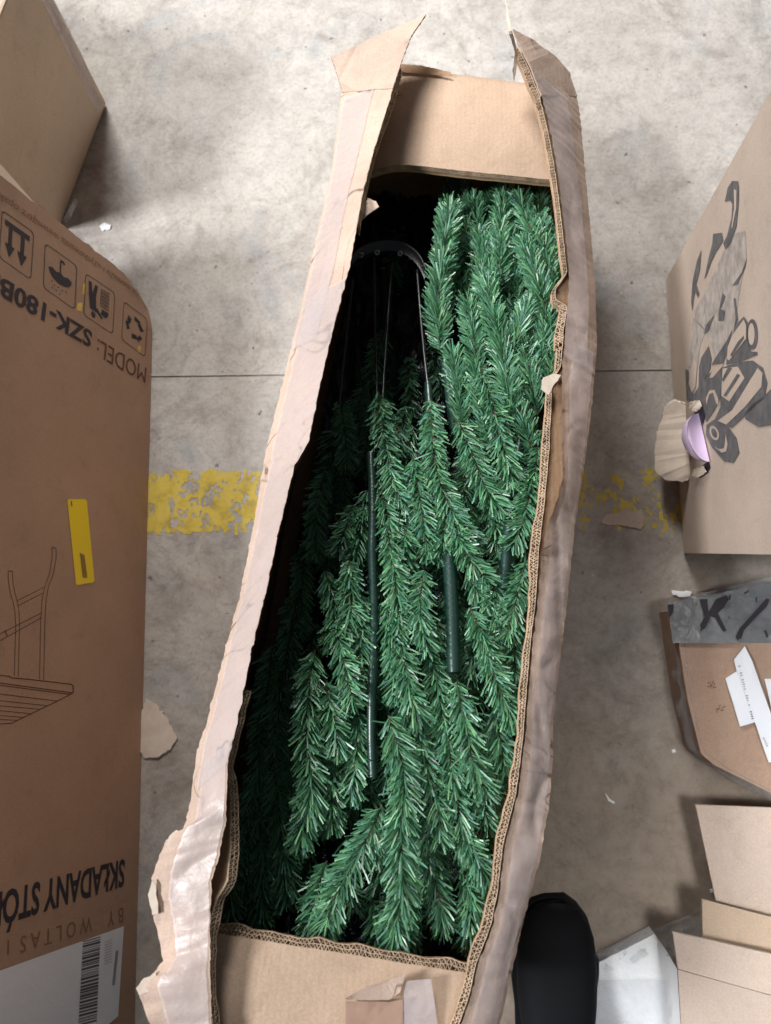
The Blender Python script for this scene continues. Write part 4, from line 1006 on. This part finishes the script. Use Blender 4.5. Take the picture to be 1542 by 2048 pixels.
# ------------------------------------------------------------------ right: parcel wrapped in clear film
zt = 0.085
z5 = lambda x, y: (1320 + x / 4.655, 1160 + y / 4.655)
top = [(1348, 1222), (1640, 1160), (1660, 1630), (1542, 1586), (1428, 1530), (1402, 1508), (1375, 1400)]
pc = fl(1480, 1380)
par = thing('parcel', (pc.x, pc.y, 0), 'brown parcel with white labels and a dark tape band, wrapped in clear film', 'parcel')
P = [fl(x, y, zt) for x, y in top]
cx = sum((p for p in P), Vector()) / len(P)
prism('body', [Vector((p.x, p.y, 0)) for p in P], zt, M_PARCEL, par)
Z = Vector((0, 0, 1))
sheet('tape_band', [fl(x, y, zt + .006) for x, y in ((1334, 1206), (1440, 1186), (1640, 1140), (1640, 1286), (1346, 1286))], M_DARKFILM, par, Z, .0004, seed=2)
mark = [[(370, 180), (440, 175), (450, 300), (520, 180), (620, 140), (640, 180), (590, 260), (540, 310), (620, 470), (590, 480), (515, 350), (470, 340), (420, 450), (380, 470), (375, 420), (420, 340), (400, 280)],
        [(705, 530), (740, 450), (850, 330), (930, 240), (990, 170), (1020, 180), (1000, 240), (900, 340), (780, 470), (760, 540), (720, 560)], [(890, 160), (905, 160), (900, 215), (888, 200)], [(965, 470), (990, 465), (1010, 530), (990, 540)],
        [(70, 230), (130, 225), (125, 300), (85, 360)], [(640, 150), (660, 130), (655, 190), (640, 180)], [(780, 120), (830, 90), (825, 110), (790, 135)]]
for p in mark: mk('black_marking', [fl(*z5(*q), zt + .009) for q in p], [tuple(range(len(p)))], M_INK, par)
for p, hgt in ((((715, 850), (610, 915), (745, 1365), (885, 1325)), .006), (((790, 618), (690, 742), (715, 850), (885, 1325), (1010, 1695), (1080, 1700), (1080, 1380), (860, 760)), .008), (((975, 920), (1100, 920), (1100, 1300), (1040, 1200)), .006)):
    sheet('paper_label', [fl(*z5(*q), zt + hgt) for q in p], M_WHITE, par, Z, .0006, seed=int(p[0][0]))
v = []; f = []
rr_ = random.Random(5)
for i in range(26):
    t = i / 25; x = 738 + 135 * t; y = 800 + 530 * t
    if rr_.random() < .75:
        k = len(v); w = rr_.uniform(5, 12); v += [fl(*z5(x + dx, y + dy), zt + .0105) for dx, dy in ((-w, 0), (w, -3), (w, 5), (-w, 8))]; f.append((k, k + 1, k + 2, k + 3))
for i in range(5):
    k = len(v); v += [fl(*z5(965 + dx + i * 8, 1470 + dy + i * 18), zt + .0105) for dx, dy in ((-8, 0), (8, -4), (8, 4), (-8, 8))]; f.append((k, k + 1, k + 2, k + 3))
mk('label_print', v, f, M_BAR, par)
v = []; f = []
for cx_, cy_ in ((485, 975), (560, 1190)):
    for i in range(9):
        x, y = cx_ + rr_.uniform(-38, 38), cy_ + rr_.uniform(-28, 28); an = rr_.uniform(0, 3.14); l_ = rr_.uniform(10, 26)
        k = len(v); dx, dy = l_ * math.cos(an), l_ * math.sin(an)
        v += [fl(*z5(x + a_, y + b2), zt + .0012) for a_, b2 in ((-dx, -dy), (-dx + 5, -dy + 5), (dx + 5, dy + 5), (dx, dy))]; f.append((k, k + 1, k + 2, k + 3))
mk('stamped_mark', v, f, M_INKB, par)
# film skirt round the parcel
def skirt():
    out = [(1338, 1212), (1342, 1250), (1350, 1330), (1358, 1400), (1366, 1450), (1382, 1490), (1404, 1514), (1450, 1552), (1542, 1606), (1640, 1650)]
    inn = [(1362, 1222), (1368, 1250), (1374, 1330), (1384, 1400), (1396, 1450), (1404, 1490), (1412, 1506), (1455, 1536), (1542, 1580), (1640, 1620)]
    A = resample([fl(x, y, .002) for x, y in out], 60); B = resample([fl(x, y, zt + .003) for x, y in inn], 60)
    v = []
    for i, (p, q) in enumerate(zip(A, B)):
        for j in range(9):
            t = j / 8; x = p.lerp(q, t)
            v.append(x + Vector((-.012, 0, .004)) * math.sin(math.pi * t) * (1 + noise.noise((i * .3, j * .4, 2))) + Z * .004 * noise.noise((i * .5, j * .6, 7)) * math.sin(math.pi * t))
    mk('clear_film', v, grid_faces(60, 9), M_FILM, par, smooth=True)
skirt()
crumple('clear_film', [(1345, 1200), (1640, 1130), (1640, 1150), (1345, 1216)], .06, .05, M_FILM, par, seed=5, T_=fl, nu=40, nv=8)

# ------------------------------------------------------------------ lower right: opened carton with folded-out flaps
oc = fl(1560, 1860)
opn = thing('open_carton', (oc.x, oc.y, 0), 'pale brown carton with flaps folded open, beside the white foam sheet', 'carton')
def fp(pts, h): return [fl(x, y, h) for x, y in pts]
prism('body', [Vector((p.x, p.y, 0)) for p in fp([(1452, 1640), (1760, 1650), (1760, 2150), (1452, 2120)], .03)], .055, M_TAN, opn)
slab('flap', fp([(1391, 1610), (1720, 1622), (1720, 1880), (1432, 1802)], .075), .005, M_PINKB, opn)
slab('flap', fp([(1404, 1799), (1720, 1880), (1720, 1960), (1406, 1876)], .098), .005, M_TAN, opn)
slab('flap', fp([(1345, 1864), (1720, 1948), (1720, 2040), (1356, 1938)], .125), .005, M_PINKB, opn)
slab('flap', [fl(1356, 1939, .124), fl(1720, 2041, .124), fl(1720, 2200, .112), fl(1372, 2200, .112)], .005, M_PINKB, opn)
for q, h in (([(1420, 1700), (1700, 1740), (1700, 1760), (1420, 1716)], 0.068),):
    prism('support_panel', [Vector((p.x, p.y, 0)) for p in fp([(1470, 1740), (1700, 1760), (1700, 2060), (1470, 2040)], .06)], .068, M_TAN, opn)
prism('support_panel', [Vector((p.x, p.y, 0)) for p in fp([(1480, 1935), (1700, 1990), (1700, 2120), (1480, 2100)], .06)], .108, M_TAN, opn)

# white foam sheet in crumpled clear film
fo = slab('foam_sheet', [fl(x, y, .035) for x, y in ((1309, 1868), (1332, 1900), (1354, 1938), (1366, 2010), (1378, 2140), (1168, 2140), (1188, 2010), (1198, 1960), (1199, 1924), (1250, 1898))], .033, M_FOAM, None, origin=fl(1280, 1990))
tag(fo, 'bright white foam sheet lying between the black boot and the open carton', 'foam sheet')
fb = crumple('plastic_film', [(1196, 1905), (1420, 1812), (1400, 1905), (1205, 1945)], .03, .05, M_FILM, None, origin=fl(1300, 1880), seed=11, T_=fl, nu=40, nv=18)
tag(fb, 'crinkled clear plastic film bunched along the top edge of the foam sheet', 'plastic film')
fb2 = crumple('plastic_film', [(1195, 1960), (1330, 1960), (1345, 2110), (1175, 2110)], .048, .022, M_FILM, None, origin=fl(1260, 2030), seed=14, T_=fl, nu=40, nv=30)
tag(fb2, 'clear plastic film lying flat on the white foam sheet', 'plastic film')

# ------------------------------------------------------------------ black boot
def boot():
    tip = fl(1113, 1800, .03); ax = (fl(1098, 2300) - fl(1114, 1800)); ax.z = 0; ax.normalize()
    sd_ = Vector((ax.y, -ax.x, 0))
    if sd_.x < 0: sd_ = -sd_
    o = Vector((tip.x, tip.y, 0))
    root = thing('boot', o + ax * .15, 'black rubber boot standing beside the tree carton, toe towards the floor line', 'boot')
    prof = [(0.0, .012, .03, .045), (.008, .032, .018, .062), (.025, .047, .012, .074), (.055, .058, .012, .082), (.09, .062, .012, .090), (.13, .060, .012, .105), (.17, .053, .012, .135), (.21, .050, .012, .20), (.25, .048, .012, .20), (.285, .040, .012, .20), (.30, .020, .014, .195)]
    v = []; seg = 24
    for d, w, z0, z1_ in prof:
        for k in range(seg):
            th = 2 * math.pi * k / seg; c, s_ = math.cos(th), math.sin(th)
            x = w * math.copysign(abs(c) ** .8, c); z = (z0 + z1_) / 2 + (z1_ - z0) / 2 * math.copysign(abs(s_) ** .8, s_)
            v.append(o + ax * d + sd_ * x + Z * z)
    f = grid_faces(len(prof), seg) + [(i * seg + seg - 1, i * seg, (i + 1) * seg, (i + 1) * seg + seg - 1) for i in range(len(prof) - 1)]
    f += [tuple(range(seg)), tuple((len(prof) - 1) * seg + k for k in range(seg))[::-1]]
    up_ = mk('upper', v, f, M_BLACK, root, smooth=True)
    # shaft
    v = []; sh = [(.15, .052, .225, .085), (.20, .05, .226, .085), (.30, .055, .23, .09), (.34, .056, .23, .092), (.342, .052, .23, .088), (.2, .046, .226, .08)]
    for z, w, d, dl in sh:
        for k in range(seg):
            th = 2 * math.pi * k / seg; v.append(o + ax * (d + dl * .75 * math.cos(th)) + sd_ * (w * math.sin(th)) + Z * z)
    f = grid_faces(len(sh), seg) + [(i * seg + seg - 1, i * seg, (i + 1) * seg, (i + 1) * seg + seg - 1) for i in range(len(sh) - 1)]
    mk('shaft', v, f, M_BLACK, root, smooth=True)
    ol = [(d, w + .004) for d, w, _, _ in prof]
    q = [o + ax * (d - (.004 if i == 0 else 0)) + sd_ * w for i, (d, w) in enumerate(ol)] + [o + ax * d - sd_ * w for d, w in reversed(ol)]
    n = len(q); v = q + [p + Z * .022 for p in q]
    mk('sole', v, [tuple(range(n))[::-1], tuple(range(n, 2 * n))] + [(i, (i + 1) % n, n + (i + 1) % n, n + i) for i in range(n)], M_BLACK, root)
boot()

# ------------------------------------------------------------------ litter on the floor
def scrap(name, pts, h, mat, label, cat, seed, th=.0012, rag=.0038):
    o = sheet(name, [fl(x, y, h) for x, y in pts], mat, None, Z, th, ragged=rag, seed=seed)
    return tag(o, label, cat)
scrap('cardboard_scrap', [(292, 1398), (312, 1408), (330, 1432), (342, 1452), (354, 1476), (340, 1500), (318, 1514), (288, 1516), (262, 1480)], .004, M_PAPER, 'torn round cardboard scrap lying against the foot of the table carton', 'cardboard scrap', 3, .003)
scrap('cardboard_scrap', [(1204, 1040), (1214, 1028), (1240, 1026), (1250, 1020), (1272, 1024), (1284, 1018), (1290, 1048), (1282, 1058), (1240, 1050), (1205, 1048)], .003, M_PINKB, 'flat torn cardboard scrap on the worn yellow line', 'cardboard scrap', 5, .002)
scrap('white_scrap', [(1343, 1180), (1356, 1182), (1384, 1184), (1380, 1192), (1362, 1194), (1346, 1190)], .004, M_FOAM, 'small white torn scrap by the corner of the film-wrapped parcel', 'paper scrap', 7, .004)
scrap('white_scrap', [(198, 452), (206, 446), (222, 450), (220, 458), (206, 462)], .003, M_FOAM, 'tiny white scrap in the shadow of the tan carton', 'paper scrap', 9, .003)
scrap('paper_shred', [(1210, 1586), (1214, 1590), (1220, 1598), (1230, 1604), (1228, 1608), (1217, 1602)], .002, M_FOAM, 'thin pale paper shred on the bare concrete between carton and boot', 'paper scrap', 11, .001, .0003)
scrap('white_scrap', [(1420, 1780), (1426, 1778), (1428, 1784), (1422, 1786)], .003, M_FOAM, 'white crumb beside the edge of the open carton flap', 'paper scrap', 12, .003, .0004)
scrap('white_scrap', [(1344, 1500), (1350, 1498), (1352, 1504), (1346, 1506)], .003, M_FOAM, 'white crumb on concrete below the film-wrapped parcel', 'paper scrap', 13, .003, .0004)
